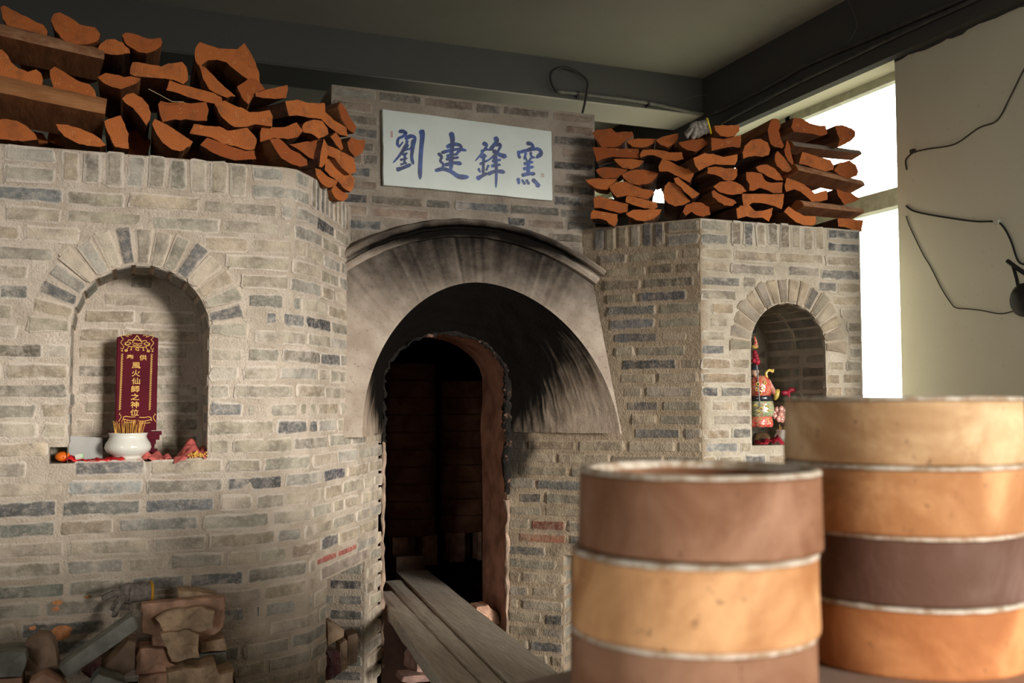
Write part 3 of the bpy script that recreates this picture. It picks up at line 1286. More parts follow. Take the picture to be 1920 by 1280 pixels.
def door_pt(a):
    d = Vector((math.cos(a), math.sin(a)))
    hw, z1, rise = .290, .23, .215
    t = hw / max(1e-6, abs(d.x)) if abs(d.x) > 1e-6 else 9
    if d.y * t <= z1:
        return DC + d * t
    # ellipse centred (0,z1)
    A = d.x * d.x / hw ** 2 + d.y * d.y / rise ** 2
    B = -2 * d.y * z1 / rise ** 2
    C = z1 * z1 / rise ** 2 - 1
    return DC + d * ((-B + math.sqrt(B * B - 4 * A * C)) / (2 * A))


NA = 180
V, F, SO, SK = [], [], [], []
rows = 5
for i in range(NA + 1):
    a = math.pi * (1 - i / NA)
    pi, po = inner_pt(a), outer_pt(a)
    sk = .5 + .35 * noise.noise(Vector((i * .30, 0, 7))) + .45 * noise.noise(Vector((i * .85, 3, 7)))
    for k in range(rows + 1):
        p = po.lerp(pi, k / rows)
        V.append(Vector((p.x, yband(p.y), p.y)))
        so = .74 * sstep(1.55, 2.02, p.y) * (1 - .35 * (k / rows)) + .10
        so -= .25 * sstep(.15, .55, abs(p.x - 1.42) - .1)
        SO.append(so)
        SK.append(lerp(.5, sk, .9))
for i in range(NA):
    for k in range(rows):
        b0 = i * (rows + 1) + k
        F.append((b0, b0 + 1, b0 + rows + 2, b0 + rows + 1))
mouth = mesh('plaster_arch', V, F, M['plaster'], kiln, smooth=True, attrs={'soot': SO, 'streak': SK})
V, F, SO, SK = [], [], [], []
rows = 60
for i in range(NA + 1):
    a = math.pi * (1 - i / NA)
    pi, pd = inner_pt(a), door_pt(a)
    P0, P1 = Vector((pi.x, yband(pi.y), pi.y)), Vector((pd.x, YD, pd.y))
    sk = .5 + .5 * noise.noise(Vector((i * .42, 0, 3))) + .6 * noise.noise(Vector((i * 1.1, 5, 3)))
    for k in range(rows + 1):
        f = k / rows
        p = P0.lerp(P1, f)
        V.append(p + Vector((noise.noise(p * 14), 0, noise.noise(p * 14 + Vector((5, 0, 0))))) * (.008 * math.sin(f * 3.14)))
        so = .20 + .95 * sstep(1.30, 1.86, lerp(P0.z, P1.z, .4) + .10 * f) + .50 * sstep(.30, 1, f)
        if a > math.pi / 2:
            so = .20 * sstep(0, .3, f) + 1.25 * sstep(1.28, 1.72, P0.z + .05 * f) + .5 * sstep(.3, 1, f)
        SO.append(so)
        SK.append(.5 + .3 * noise.noise(Vector((f * 16 + a * 1.2, a * 1.6, 3))) + .75 * noise.noise(Vector((f * 52 + a * 2, a * 3.2, 5))))
for i in range(NA):
    for k in range(rows):
        b0 = i * (rows + 1) + k
        F.append((b0, b0 + 1, b0 + rows + 2, b0 + rows + 1))
mesh('splayed_vault', V, F, M['vault'], kiln, smooth=True, attrs={'soot': SO, 'streak': SK})

# raised moulding over the arch
prof = [(-.004, -.02), (0, .022), (.016, .034), (.028, .030), (.034, .016), (.042, .018), (.050, .046), (.062, .060), (.072, .052), (.078, .030), (.084, -.02)]
a0, a1 = math.atan2(1.985 - ARC.y, 1.985 - ARC.x), math.atan2(1.975 - ARC.y, .835 - ARC.x)
V, F, SO = [], [], []
NM = 70
for i in range(NM + 1):
    a = lerp(a1, a0, i / NM)
    for (dr, dy) in prof:
        wv = .004 * noise.noise(Vector((i * .3, dr * 40, 2)))
        r = ARR + dr + wv
        x, z = ARC.x + r * math.cos(a), ARC.y + r * math.sin(a)
        V.append(Vector((x, min(yband(z), 4.07) - dy, z)))
        SO.append((.62 + .2 * math.sin(dr * 60)) * sstep(1.98, 2.14, z) + .18 + (.25 if dy < .02 and 0 < dr < .08 else 0))
k = len(prof)
for i in range(NM):
    for j in range(k - 1):
        F.append((i * k + j, i * k + j + 1, (i + 1) * k + j + 1, (i + 1) * k + j))
F.append(tuple(range(k)))
F.append(tuple(NM * k + j for j in reversed(range(k))))
mesh('arch_moulding', V, F, M['plaster'], kiln, smooth=False, attrs={'soot': SO, 'streak': [.5 + .5 * noise.noise(v * 9) for v in V]})

# clay door frame (tunnel) from the vault into the chamber
prof = [(DC.x - .29, z) for z in (.0, .3, .6, .9, 1.15)]
prof += [tuple(door_pt(math.pi * (1 - i / 30))) for i in range(31)]
prof += [(DC.x + .29, z) for z in (1.15, .9, .6, .3, .0)]
V, F = [], []
ny = 5
for i, (x, z) in enumerate(prof):
    for j in range(ny):
        y = lerp(YD - .005, 4.62, j / (ny - 1))
        q = .016 * noise.noise(Vector((x * 6, y * 9, z * 6)))
        V.append(Vector((x + q * (1 if x < DC.x else -1), y, z)))
for i in range(len(prof) - 1):
    for j in range(ny - 1):
        F.append((i * ny + j, i * ny + j + 1, (i + 1) * ny + j + 1, (i + 1) * ny + j))
mesh('door_jamb', V, F, M['jamb'], kiln, smooth=True)
# charred ragged crust round the door edge
allp = catmull([Vector((x, YD - .004, z)) for x, z in prof if z > .25], 9)
for sel in ([p for p in allp if p.x < 1.3 and p.z <= 1.27], [p for p in allp if p.x > 1.4 and p.z <= 1.02]):
    mb = MB()
    mb.tube(sel, [.006 + .012 * abs(noise.noise(p * 13)) for p in sel], 8)
    mb.V = [v + Vector((.010 * noise.noise(v * 24) + .006 * noise.noise(v * 80), .010 * noise.noise(v * 24 + Vector((9, 0, 0))), .008 * noise.noise(v * 60))) for v in mb.V]
    mb.build('clay_edge', M['clay_edge'], kiln)
pts = [p for p in allp if not (p.x < 1.3 and p.z < 1.25) and not (p.x > 1.4 and p.z < 1.0)]
mb = MB()
mb.tube(pts, [.007 + .010 * abs(noise.noise(p * 11)) + (.012 * sstep(1.0, 1.15, p.z) * (1 - sstep(1.45, 1.6, p.z)) if p.x > 1.4 else 0) for p in pts], 9)
mb.V = [v + Vector((.014 * noise.noise(v * 26) + .009 * noise.noise(v * 80), .010 * noise.noise(v * 26 + Vector((9, 0, 0))), .012 * noise.noise(v * 26 + Vector((0, 9, 0))) + .008 * noise.noise(v * 80 + Vector((3, 3, 0))))) for v in mb.V]
mb.build('charred_edge', M['char'], kiln)

# firing chamber behind
cx0, cx1, cy0, cy1, cz1 = .0, 2.75, 4.62, 6.75, 2.35
V = [(cx0, cy0, 0), (cx1, cy0, 0), (cx1, cy1, 0), (cx0, cy1, 0), (cx0, cy0, cz1), (cx1, cy0, cz1), (cx1, cy1, cz1), (cx0, cy1, cz1)]
F = [(3, 2, 6, 7), (0, 3, 7, 4), (1, 5, 6, 2), (4, 7, 6, 5)]
ap = [(x, z) for x, z in prof]
b0 = 8
for x, z in ap:
    V += [(x, cy0, z), (x, cy0, cz1)]
for i in range(len(ap) - 1):
    if abs(ap[i][0] - ap[i + 1][0]) > 1e-4:
        F.append((b0 + 2 * i, b0 + 2 * i + 1, b0 + 2 * i + 3, b0 + 2 * i + 2))
V += [(DC.x - .29, cy0, 0), (DC.x - .29, cy0, cz1), (DC.x + .29, cy0, 0), (DC.x + .29, cy0, cz1)]
n = len(V)
F += [(0, 4, n - 3, n - 4), (n - 2, n - 1, 5, 1)]
mesh('firing_chamber', V, F, M['chamber'], kiln)
MB().box(cx0, cx1, 4.92, cy1, 0, .50).build('chamber_floor', M['soot_floor'], kiln)
# outer shell of the kiln behind the facade
sh = MB()
sh.box(-1.6, cx0 - .01, 4.62, 6.9, 0, 2.2)
sh.box(cx1 + .01, 3.161, 4.62, 6.9, 0, 2.2)
sh.box(-1.6, 3.161, 6.76, 6.9, 0, 2.45)
sh.box(cx0, cx1, 4.63, 6.76, 2.36, 2.5)
sh.build('kiln_shell', M['chamber'], kiln)
# small orange clay splashes on the wall foot
for px, py, rr in ((108, 1128, .012), (105, 1140, .010), (62, 1176, .009), (110, 1188, .028), (118, 1180, .024), (164, 1118, .006)):
    s_, z_ = inv(fnL, px, py, 0, .8)
    V = [fnL(s_ + rr * (1 + .4 * noise.noise(Vector((i * 1.3, px, 0)))) * math.cos(i * .63) * 1.2, z_ + rr * (1 + .4 * noise.noise(Vector((i * 1.3, py, 0)))) * math.sin(i * .63) * .7, .0105) for i in range(10)]
    V += [fnL(s_, z_, .0125)]
    mesh('clay_splash', V, [(i, (i + 1) % 10, 10) for i in range(10)], M['splash'], pierL)

# ---------------------------------------------------------------- plaque with brushed characters
pq_n = Vector((0, -1, 0))
ux = (PQ[1] - PQ[0]).normalized()
uz = (PQ[0] - PQ[3]).normalized()
plaque = empty('plaque', PQ[3])
tag(plaque, 'white glazed tile plaque with four blue brushed characters over the arch', 'plaque')
V, F = [], []
loop = []
n = 12
for (a, b_) in ((PQ[3], PQ[2]), (PQ[2], PQ[1]), (PQ[1], PQ[0]), (PQ[0], PQ[3])):
    for i in range(n):
        loop.append(a.lerp(b_, i / n))
c0 = sum(PQ, Vector()) / 4
loop = [p + Vector((noise.noise(p * 30) * .0025, 0, noise.noise(p * 30 + Vector((5, 5, 5))) * .0025)) for p in loop]
k = len(loop)
for dy, sc in ((.014, 1.0), (-.006, 1.0), (-.009, .994)):
    V += [c0 + (p - c0) * sc + Vector((0, dy, 0)) for p in loop]
for r_ in range(2):
    for i in range(k):
        F.append((r_ * k + i, r_ * k + (i + 1) % k, (r_ + 1) * k + (i + 1) % k, (r_ + 1) * k + i))
F.append(tuple(2 * k + i for i in range(k)))
mesh('tile', V, F, M['tile'], plaque)
YPL = PQ[0].y - .0098


def stroke(mb, pts, y, w0, w1=None):
    """A brush stroke as a slightly raised ribbon: round start, tapering to the end."""
    w1 = w0 if w1 is None else w1
    pp = catmull([Vector(p) for p in pts], 7)
    m = len(pp)
    V, F = [], []
    ring = []
    for i, p in enumerate(pp):
        a, b_ = pp[max(0, i - 1)], pp[min(m - 1, i + 1)]
        t = (b_ - a).normalized()
        nn = Vector((-t.y, t.x))
        f = i / (m - 1)
        w = lerp(w0, w1, f) * .64 * (.90 + .10 * math.cos(f * 6.28))
        w *= min(1, .70 + f * 3.0) * min(1, .50 + (1 - f) * 3.4)
        ring.append((p + nn * w, p - nn * w))
    t0 = (pp[1] - pp[0]).normalized()
    t1 = (pp[-1] - pp[-2]).normalized()
    lead = [pp[0] - t0 * w0 * .22]
    tail = [pp[-1] + t1 * w1 * .25]
    outline = lead + [a for a, _ in ring] + tail + [b_ for _, b_ in reversed(ring)]
    W3 = [PY(700 + q_.x / 5.486, 190 + q_.y / 5.486, y) for q_ in outline]
    kk = len(W3)
    mm = len(ring)
    F = [(0, 1, kk - 1)]
    for i in range(mm - 1):
        F.append((1 + i, 2 + i, kk - 2 - i, kk - 1 - i))
    F.append((mm, mm + 1, mm + 2))
    mb.add(W3, F)


CHARS = [
    [([(265, 312), (305, 308), (335, 330), (300, 362), (258, 385), (248, 440), (268, 468)], 34, 24), ([(258, 470), (288, 440), (305, 415)], 24, 12),
     ([(330, 385), (380, 358), (425, 372), (420, 425), (400, 470), (378, 490)], 36, 30), ([(350, 400), (338, 450), (318, 482)], 28, 18), ([(352, 440), (300, 515), (250, 580), (203, 632)], 42, 12),
     ([(318, 502), (372, 488)], 24, 18), ([(300, 548), (352, 532)], 24, 18), ([(326, 530), (322, 590), (318, 645)], 26, 22), ([(278, 602), (350, 585)], 24, 16), ([(280, 650), (345, 632)], 22, 16),
     ([(243, 702), (300, 685), (386, 648)], 40, 32), ([(415, 395), (402, 500), (396, 580), (412, 645)], 40, 26), ([(490, 300), (505, 345), (492, 500), (482, 680), (482, 795)], 50, 34)],
    [([(800, 322), (815, 400), (802, 550), (798, 705)], 46, 40), ([(755, 468), (830, 442), (890, 452), (900, 485), (858, 535)], 38, 30), ([(702, 528), (800, 502), (880, 492), (955, 505)], 30, 26),
     ([(755, 562), (872, 540)], 30, 22), ([(750, 595), (878, 575)], 30, 24), ([(735, 655), (830, 632), (905, 642)], 30, 38), ([(668, 535), (702, 570), (690, 612), (722, 650), (698, 692)], 30, 22),
     ([(638, 712), (720, 695), (800, 722), (880, 772), (975, 778)], 32, 46)],
    [([(1128, 430), (1165, 455), (1110, 540), (1048, 615)], 40, 10), ([(1108, 515), (1160, 495), (1198, 500)], 26, 18), ([(1105, 575), (1165, 560)], 26, 20), ([(1138, 540), (1132, 640), (1130, 745)], 30, 26),
     ([(1095, 645), (1188, 602)], 24, 18), ([(1082, 690), (1100, 730)], 26, 18), ([(1185, 655), (1160, 712)], 24, 18), ([(1068, 795), (1120, 765), (1172, 738)], 44, 26),
     ([(1250, 372), (1272, 405), (1232, 460), (1200, 502)], 42, 34), ([(1235, 445), (1305, 448), (1280, 515), (1215, 580), (1155, 625)], 38, 10), ([(1232, 505), (1300, 548), (1365, 568)], 36, 46),
     ([(1225, 615), (1312, 600)], 28, 22), ([(1215, 665), (1308, 650)], 30, 22), ([(1178, 748), (1260, 718), (1350, 728)], 32, 38), ([(1250, 560), (1266, 700), (1262, 885)], 44, 16)],
    [([(1578, 430), (1625, 440), (1640, 478), (1578, 502)], 34, 34), ([(1495, 510), (1498, 560), (1512, 582)], 30, 28), ([(1500, 524), (1600, 500), (1695, 490), (1725, 535), (1678, 578)], 28, 40),
     ([(1572, 530), (1550, 595)], 26, 16), ([(1618, 522), (1628, 565), (1662, 580)], 26, 18), ([(1558, 560), (1578, 612)], 24, 18), ([(1632, 572), (1600, 615)], 24, 18), ([(1550, 642), (1642, 622)], 30, 24),
     ([(1543, 695), (1648, 672)], 30, 26), ([(1596, 612), (1592, 745)], 36, 34), ([(1528, 760), (1600, 745), (1662, 745)], 34, 34), ([(1490, 792), (1500, 850)], 36, 22), ([(1530, 806), (1560, 852)], 24, 24),
     ([(1575, 806), (1602, 852)], 26, 26), ([(1638, 802), (1680, 840), (1702, 878)], 32, 44)]]
for i, ch in enumerate(CHARS):
    mb = MB()
    for q_, (pts, w0, w1) in enumerate(ch):
        stroke(mb, pts, YPL - q_ * .00006, w0, w1)
    mb.build('character', M['blue'], plaque)
for (x0, y0, x1, y1) in ((176, 305, 202, 372), (1722, 740, 1760, 782)):
    mb = MB()
    nx, nz = (2, 5) if x1 - x0 < 30 else (4, 4)
    for i in range(nx):
        for j in range(nz):
            xa, xb = lerp(x0, x1, i / nx) + 1, lerp(x0, x1, (i + 1) / nx) - 2
            ya, yb_ = lerp(y0, y1, j / nz) + 1, lerp(y0, y1, (j + 1) / nz) - 3
            mb.add([PY(700 + a / 5.486, 190 + c / 5.486, YPL) for a, c in ((xa, ya), (xb, ya), (xb, yb_), (xa, yb_))], [(3, 2, 1, 0)])
    mb.build('seal', M['seal'], plaque)

# ---------------------------------------------------------------- firewood
REG = {1: (0, 0, 4.267), 2: (220, 40, 4.571), 3: (440, 120, 4.573), 4: (1090, 210, 5.567), 5: (1340, 200, 5.334), 0: (0, 0, 1)}


def px_of(reg, p):
    ox, oy, k = REG[reg]
    return ox + p[0] / k, oy + p[1] / k


def log(reg, poly, yfront, axis, length, dome=False, name='split_log', mats=None):
    axis = Vector(axis).normalized()
    pxs = [px_of(reg, p) for p in poly]
    cx, cy = sum(p[0] for p in pxs) / len(pxs), sum(p[1] for p in pxs) / len(pxs)
    c = PY(cx, cy, yfront)
    pts = [PN(x, y, c, axis) for x, y in pxs]
    # orient so that the face looks at the viewer
    ar = sum((pts[i] - c).cross(pts[(i + 1) % len(pts)] - c).dot(axis) for i in range(len(pts)))
    if ar > 0:
        pts.reverse()
    fine = []
    for a, b_ in zip(pts, pts[1:] + pts[:1]):
        m = max(1, int((b_ - a).length / .012))
        fine += [a.lerp(b_, i / m) for i in range(m)]
    seed = Vector((cx * .37, cy * .21, 0))
    fine = [p + (p - c).normalized() * (.0034 * noise.noise(p * 55 + seed) + .0024 * noise.noise(p * 170 + seed)) for p in fine]
    n = len(fine)
    V = list(fine)
    steps = (.012, .3, .65, 1.0)
    for s in steps:
        sc = 1.0 - .11 * s + .02 * noise.noise(seed + Vector((s * 3, 0, 0)))
        off = Vector((.012 * noise.noise(seed + Vector((1, s * 2, 0))), 0, .010 * noise.noise(seed + Vector((2, s * 2, 5))))) * s
        for p in fine:
            V.append(c + (p - c) * sc + axis * (s * length if s > .05 else .006) + off + (p - c).normalized() * .003 * noise.noise(p * 18 + axis * s * 6))
    F, MI = [tuple(range(n))], [0]
    for r_ in range(len(steps)):
        for i in range(n):
            j = (i + 1) % n
            F.append((r_ * n + i, (r_ + 1) * n + i, (r_ + 1) * n + j, r_ * n + j))
            e = (fine[j] - fine[i])
            nrm = e.cross(axis)
            up = nrm.z > .25 * nrm.length
            MI.append((2 if up else 1) if not dome else (1 if nrm.z > -.2 * nrm.length else 2))
    F.append(tuple(len(steps) * n + i for i in reversed(range(n))))
    MI.append(0)
    return mesh(name, V, F, mats or [M['end'], M['bark'], M['split']], None, MI, origin=c)


def pole(p0, p1, ra, rb, mats, half=True, name='split_log', flat=0.0):
    """A log lying along the pile: half-round section, flat side below."""
    ax = (p1 - p0).normalized()
    side = ax.cross(UP).normalized()
    upv = side.cross(ax).normalized()
    sec = [(math.cos(R(t)), math.sin(R(t))) for t in range(14, 197, 12)] if half else [(math.cos(R(t)), math.sin(R(t))) for t in range(0, 360, 24)]
    n = len(sec)
    st = 9
    V, F, MI = [], [], []
    for i in range(st + 1):
        f = i / st
        r_ = lerp(ra, rb, f)
        c = p0.lerp(p1, f)
        for (a, b_) in sec:
            q = r_ * (1 + .07 * noise.noise(Vector((a * 2, b_ * 2, f * 5 + p0.x * 9))))
            V.append(c + side * a * q + upv * (b_ - flat) * q)
    for i in range(st):
        for j in range(n):
            F.append((i * n + j, i * n + (j + 1) % n, (i + 1) * n + (j + 1) % n, (i + 1) * n + j))
            MI.append(2 if (half and j == n - 1) else 1)
    F += [tuple(reversed(range(n))), tuple(st * n + j for j in range(n))]
    MI += [0, 0]
    return mesh(name, V, F, mats, None, MI, origin=p0.lerp(p1, .5) - upv * ra * flat, smooth=False)


ORD = ['', 'first', 'second', 'third', 'fourth', 'fifth', 'sixth', 'seventh', 'eighth', 'ninth', 'tenth', 'eleventh', 'twelfth']
ROWN = {1: 'bottom layer', 2: 'second layer', 3: 'third layer', 4: 'fourth layer', 5: 'fifth layer', 6: 'top layer'}


def lab_logs(items, where, group):
    """items: (object, layer, shape words, pixel x); counted from the plaque outwards."""
    sign = -1 if 'tablet' in where else 1
    for layer in sorted({i[1] for i in items}):
        row = sorted([i for i in items if i[1] == layer], key=lambda i: sign * i[3])
        for k_, (o, _, shape, _x) in enumerate(row):
            tag(o, '%s, %s from the plaque, %s, %s' % (shape, ORD[k_ + 1], ROWN[layer], where), 'firewood', group)


A_F = (0.0, 1.0, 0)
A_L = (-.36, .93, 0)
A_LD = (-.62, .78, 0)
LOGS_L = [
    (1, 6, 'shallow half-round log', [(5, 55), (30, 40), (100, 80), (200, 130), (290, 175), (350, 200), (385, 250), (375, 300), (300, 315), (200, 295), (110, 255), (60, 210), (25, 150)], 3.52, A_F, .45, 0),
    (1, 6, 'knobbly weathered half-round log', [(405, 165), (430, 110), (480, 98), (540, 130), (600, 165), (640, 200), (700, 210), (760, 220), (800, 270), (795, 310), (740, 345), (650, 360), (560, 350), (490, 305), (440, 240)], 3.50, A_F, .45, 0),
    (1, 3, 'curved slab log', [(-40, 395), (20, 400), (60, 440), (90, 500), (150, 550), (220, 575), (290, 555), (330, 585), (340, 640), (325, 720), (270, 725), (180, 690), (100, 660), (40, 630), (-40, 600)], 3.48, A_F, .45, 0),
    (1, 3, 'smooth half-round log', [(400, 560), (440, 535), (500, 565), (580, 620), (650, 655), (720, 675), (765, 730), (770, 780), (720, 800), (640, 800), (560, 795), (490, 765), (430, 700), (405, 630)], 3.49, A_F, .45, 0),
    (1, 5, 'dark domed log', [(765, 420), (800, 350), (860, 320), (920, 318), (980, 340), (1030, 390), (1040, 425), (940, 440), (850, 430)], 3.52, A_F, .45, 1),
    (2, 6, 'boat-shaped log with bark', [(40, 120), (70, 98), (120, 100), (180, 120), (240, 150), (310, 150), (370, 140), (385, 180), (370, 220), (320, 250), (250, 275), (180, 260), (110, 225), (60, 180)], 3.52, A_F, .45, 0),
    (0, 4, 'half-round log with thick bark', [(183, 145), (197, 136), (215, 140), (233, 144), (246, 143), (265, 147), (257, 155), (242, 162.5), (226, 166), (211, 164), (194.5, 156)], 3.50, A_F, .45, 0),
    (2, 5, 'broad notched log', [(110, 400), (130, 350), (180, 350), (280, 370), (380, 385), (430, 365), (560, 345), (590, 390), (605, 440), (600, 500), (570, 540), (480, 500), (380, 490), (260, 480), (150, 470), (110, 450)], 3.53, A_F, .45, 0),
    (1, 1, 'chalk-smeared reddish log', [(-50, 960), (60, 950), (130, 965), (200, 1000), (280, 1070), (300, 1115), (180, 1132), (-50, 1105)], 3.50, A_F, .45, 0),
    (1, 1, 'thin half-moon log', [(445, 990), (540, 1000), (640, 1025), (740, 1070), (800, 1110), (850, 1160), (800, 1175), (700, 1165), (600, 1140), (520, 1090), (470, 1040)], 3.48, A_F, .45, 0),
    (1, 1, 'splintered wedge log', [(835, 970), (900, 940), (965, 925), (1000, 990), (1024, 1070), (1030, 1190), (920, 1175), (880, 1090), (845, 1020)], 3.47, A_F, .45, 0),
    (2, 2, 'upright half-round log', [(40, 660), (80, 625), (140, 618), (210, 650), (265, 720), (285, 780), (280, 840), (245, 885), (200, 820), (130, 740), (60, 690)], 3.48, A_F, .45, 1),
    (2, 1, 'wide half-moon log', [(300, 880), (320, 835), (400, 870), (500, 935), (580, 985), (645, 1030), (620, 1070), (540, 1115), (470, 1100), (390, 1040), (330, 960)], 3.48, A_F, .45, 0),
    (2, 2, 'block-shaped ringed log', [(345, 710), (370, 680), (450, 700), (550, 690), (640, 700), (760, 690), (780, 760), (765, 850), (680, 850), (580, 840), (460, 845), (390, 860), (365, 800)], 3.49, A_F, .45, 1),
    (2, 4, 'flat mildew-spotted slab log', [(415, 590), (450, 505), (540, 540), (640, 565), (740, 590), (830, 615), (890, 650), (905, 700), (830, 705), (740, 685), (640, 660), (540, 620), (470, 600)], 3.50, A_F, .45, 1),
    (0, 5, 'large hollow knotted log', [(365, 92), (375, 79), (392, 85), (409, 90), (430, 92), (446, 91), (459, 80), (466, 92), (473, 103), (480, 120), (487, 139), (486, 154), (470, 152), (456, 143), (440, 130), (425, 118), (408, 112), (390, 113), (379, 120), (373, 126), (366, 112)], 3.53, A_F, .45, 0),
    (2, 5, 'thin slanting slab log', [(700, 370), (760, 400), (810, 450), (860, 505), (920, 560), (980, 610), (1010, 640), (940, 655), (840, 615), (790, 580), (740, 500)], 3.51, A_F, .45, 0),
    (3, 4, 'stubby quarter log', [(20, 190), (60, 170), (130, 120), (180, 125), (240, 185), (265, 215), (200, 240), (155, 290), (120, 340), (80, 310), (45, 250)], 3.52, A_F, .45, 0),
    (3, 4, 'tongue-shaped slab log', [(180, 250), (270, 220), (360, 200), (450, 180), (457, 210), (440, 290), (340, 300), (240, 290), (180, 280)], 3.53, A_L, .45, 1),
    (0, 3, 'saddle-shaped log', [(402.7, 195), (421, 188), (439, 197.5), (453, 202), (468, 210), (484, 210), (506, 206), (511, 218), (510, 237), (495, 235), (479, 233), (462, 238), (440, 238), (430, 232.5), (415, 219)], 3.49, A_F, .45, 0),
    (3, 4, 'long bent plank log', [(435, 320), (540, 305), (640, 335), (775, 335), (780, 410), (850, 480), (960, 545), (970, 620), (900, 605), (810, 540), (740, 470), (640, 460), (540, 440), (465, 445)], 3.66, A_LD, .42, 1),
    (3, 4, 'small upright sliver log', [(890, 370), (905, 325), (950, 380), (990, 460), (1045, 540), (1025, 595), (975, 560), (915, 470)], 3.78, A_LD, .30, 0),
    (3, 3, 'wavy slab log', [(215, 590), (230, 545), (330, 540), (430, 540), (530, 500), (560, 540), (590, 570), (540, 625), (450, 640), (340, 630), (300, 645), (220, 668)], 3.52, A_F, .45, 1),
    (3, 3, 'domed half-round log', [(575, 540), (610, 495), (680, 475), (750, 490), (795, 550), (805, 600), (720, 640), (660, 595), (590, 585)], 3.58, A_L, .42, 1),
    (3, 3, 'small pale wedge log', [(820, 620), (870, 585), (910, 640), (930, 720), (915, 745), (870, 690)], 3.70, A_LD, .36, 1),
    (3, 3, 'stub log jutting past the pier', [(965, 670), (1000, 630), (1050, 650), (1115, 650), (1120, 700), (1090, 770), (1030, 797), (980, 740)], 3.86, A_LD, .30, 0),
    (0, 2, 'broad splintery slab log', [(355.6, 250), (364, 232.5), (382, 235), (412.5, 238), (425.6, 244.5), (440, 243), (464, 239), (481, 260), (478, 280), (462, 281), (440, 274), (417, 267.5), (399, 259), (384, 255)], 3.49, A_F, .45, 1),
    (0, 1, 'low flat slab log', [(374, 271), (388, 258), (408, 265), (430, 273), (460, 283), (476, 282), (481, 298), (453, 299.5), (440, 300), (420, 295), (400, 286)], 3.48, A_F, .45, 1),
    (3, 1, 'pale curved slab log', [(300, 645), (370, 630), (420, 670), (480, 730), (560, 770), (620, 820), (630, 870), (560, 880), (470, 850), (400, 805), (350, 730)], 3.50, A_L, .40, 0),
    (3, 2, 'brown log lying askew', [(470, 690), (600, 665), (760, 645), (745, 740), (725, 840), (640, 800), (560, 740)], 3.64, A_LD, .36, 1),
    (3, 2, 'thick slab log with a raised lip', [(765, 640), (800, 700), (880, 730), (960, 770), (1025, 810), (1045, 920), (990, 950), (920, 890), (860, 810), (800, 780), (790, 840), (750, 885), (725, 880), (735, 780)], 3.68, A_LD, .34, 0),
    (3, 2, 'log with a round knot', [(780, 850), (800, 790), (860, 820), (920, 890), (1000, 950), (1030, 980), (1020, 1060), (990, 1095), (930, 1060), (880, 1000), (820, 960), (775, 910)], 3.74, A_LD, .32, 1),
    (3, 1, 'bright half-moon log', [(690, 890), (730, 900), (780, 950), (830, 980), (885, 1000), (860, 1050), (800, 1060), (740, 1020), (700, 950)], 3.66, A_LD, .36, 0),
    (3, 1, 'lowest small rounded log', [(825, 1075), (870, 1040), (920, 1090), (975, 1120), (970, 1150), (930, 1175), (880, 1165), (840, 1110)], 3.78, A_LD, .32, 0),
]
A_R = (.36, .93, 0)
A_RD = (.50, .866, 0)


def yr(px):
    return pw([(1095, 3.98), (1180, 3.90), (1315, 3.70), (1345, 3.67), (1620, 3.67)], px)


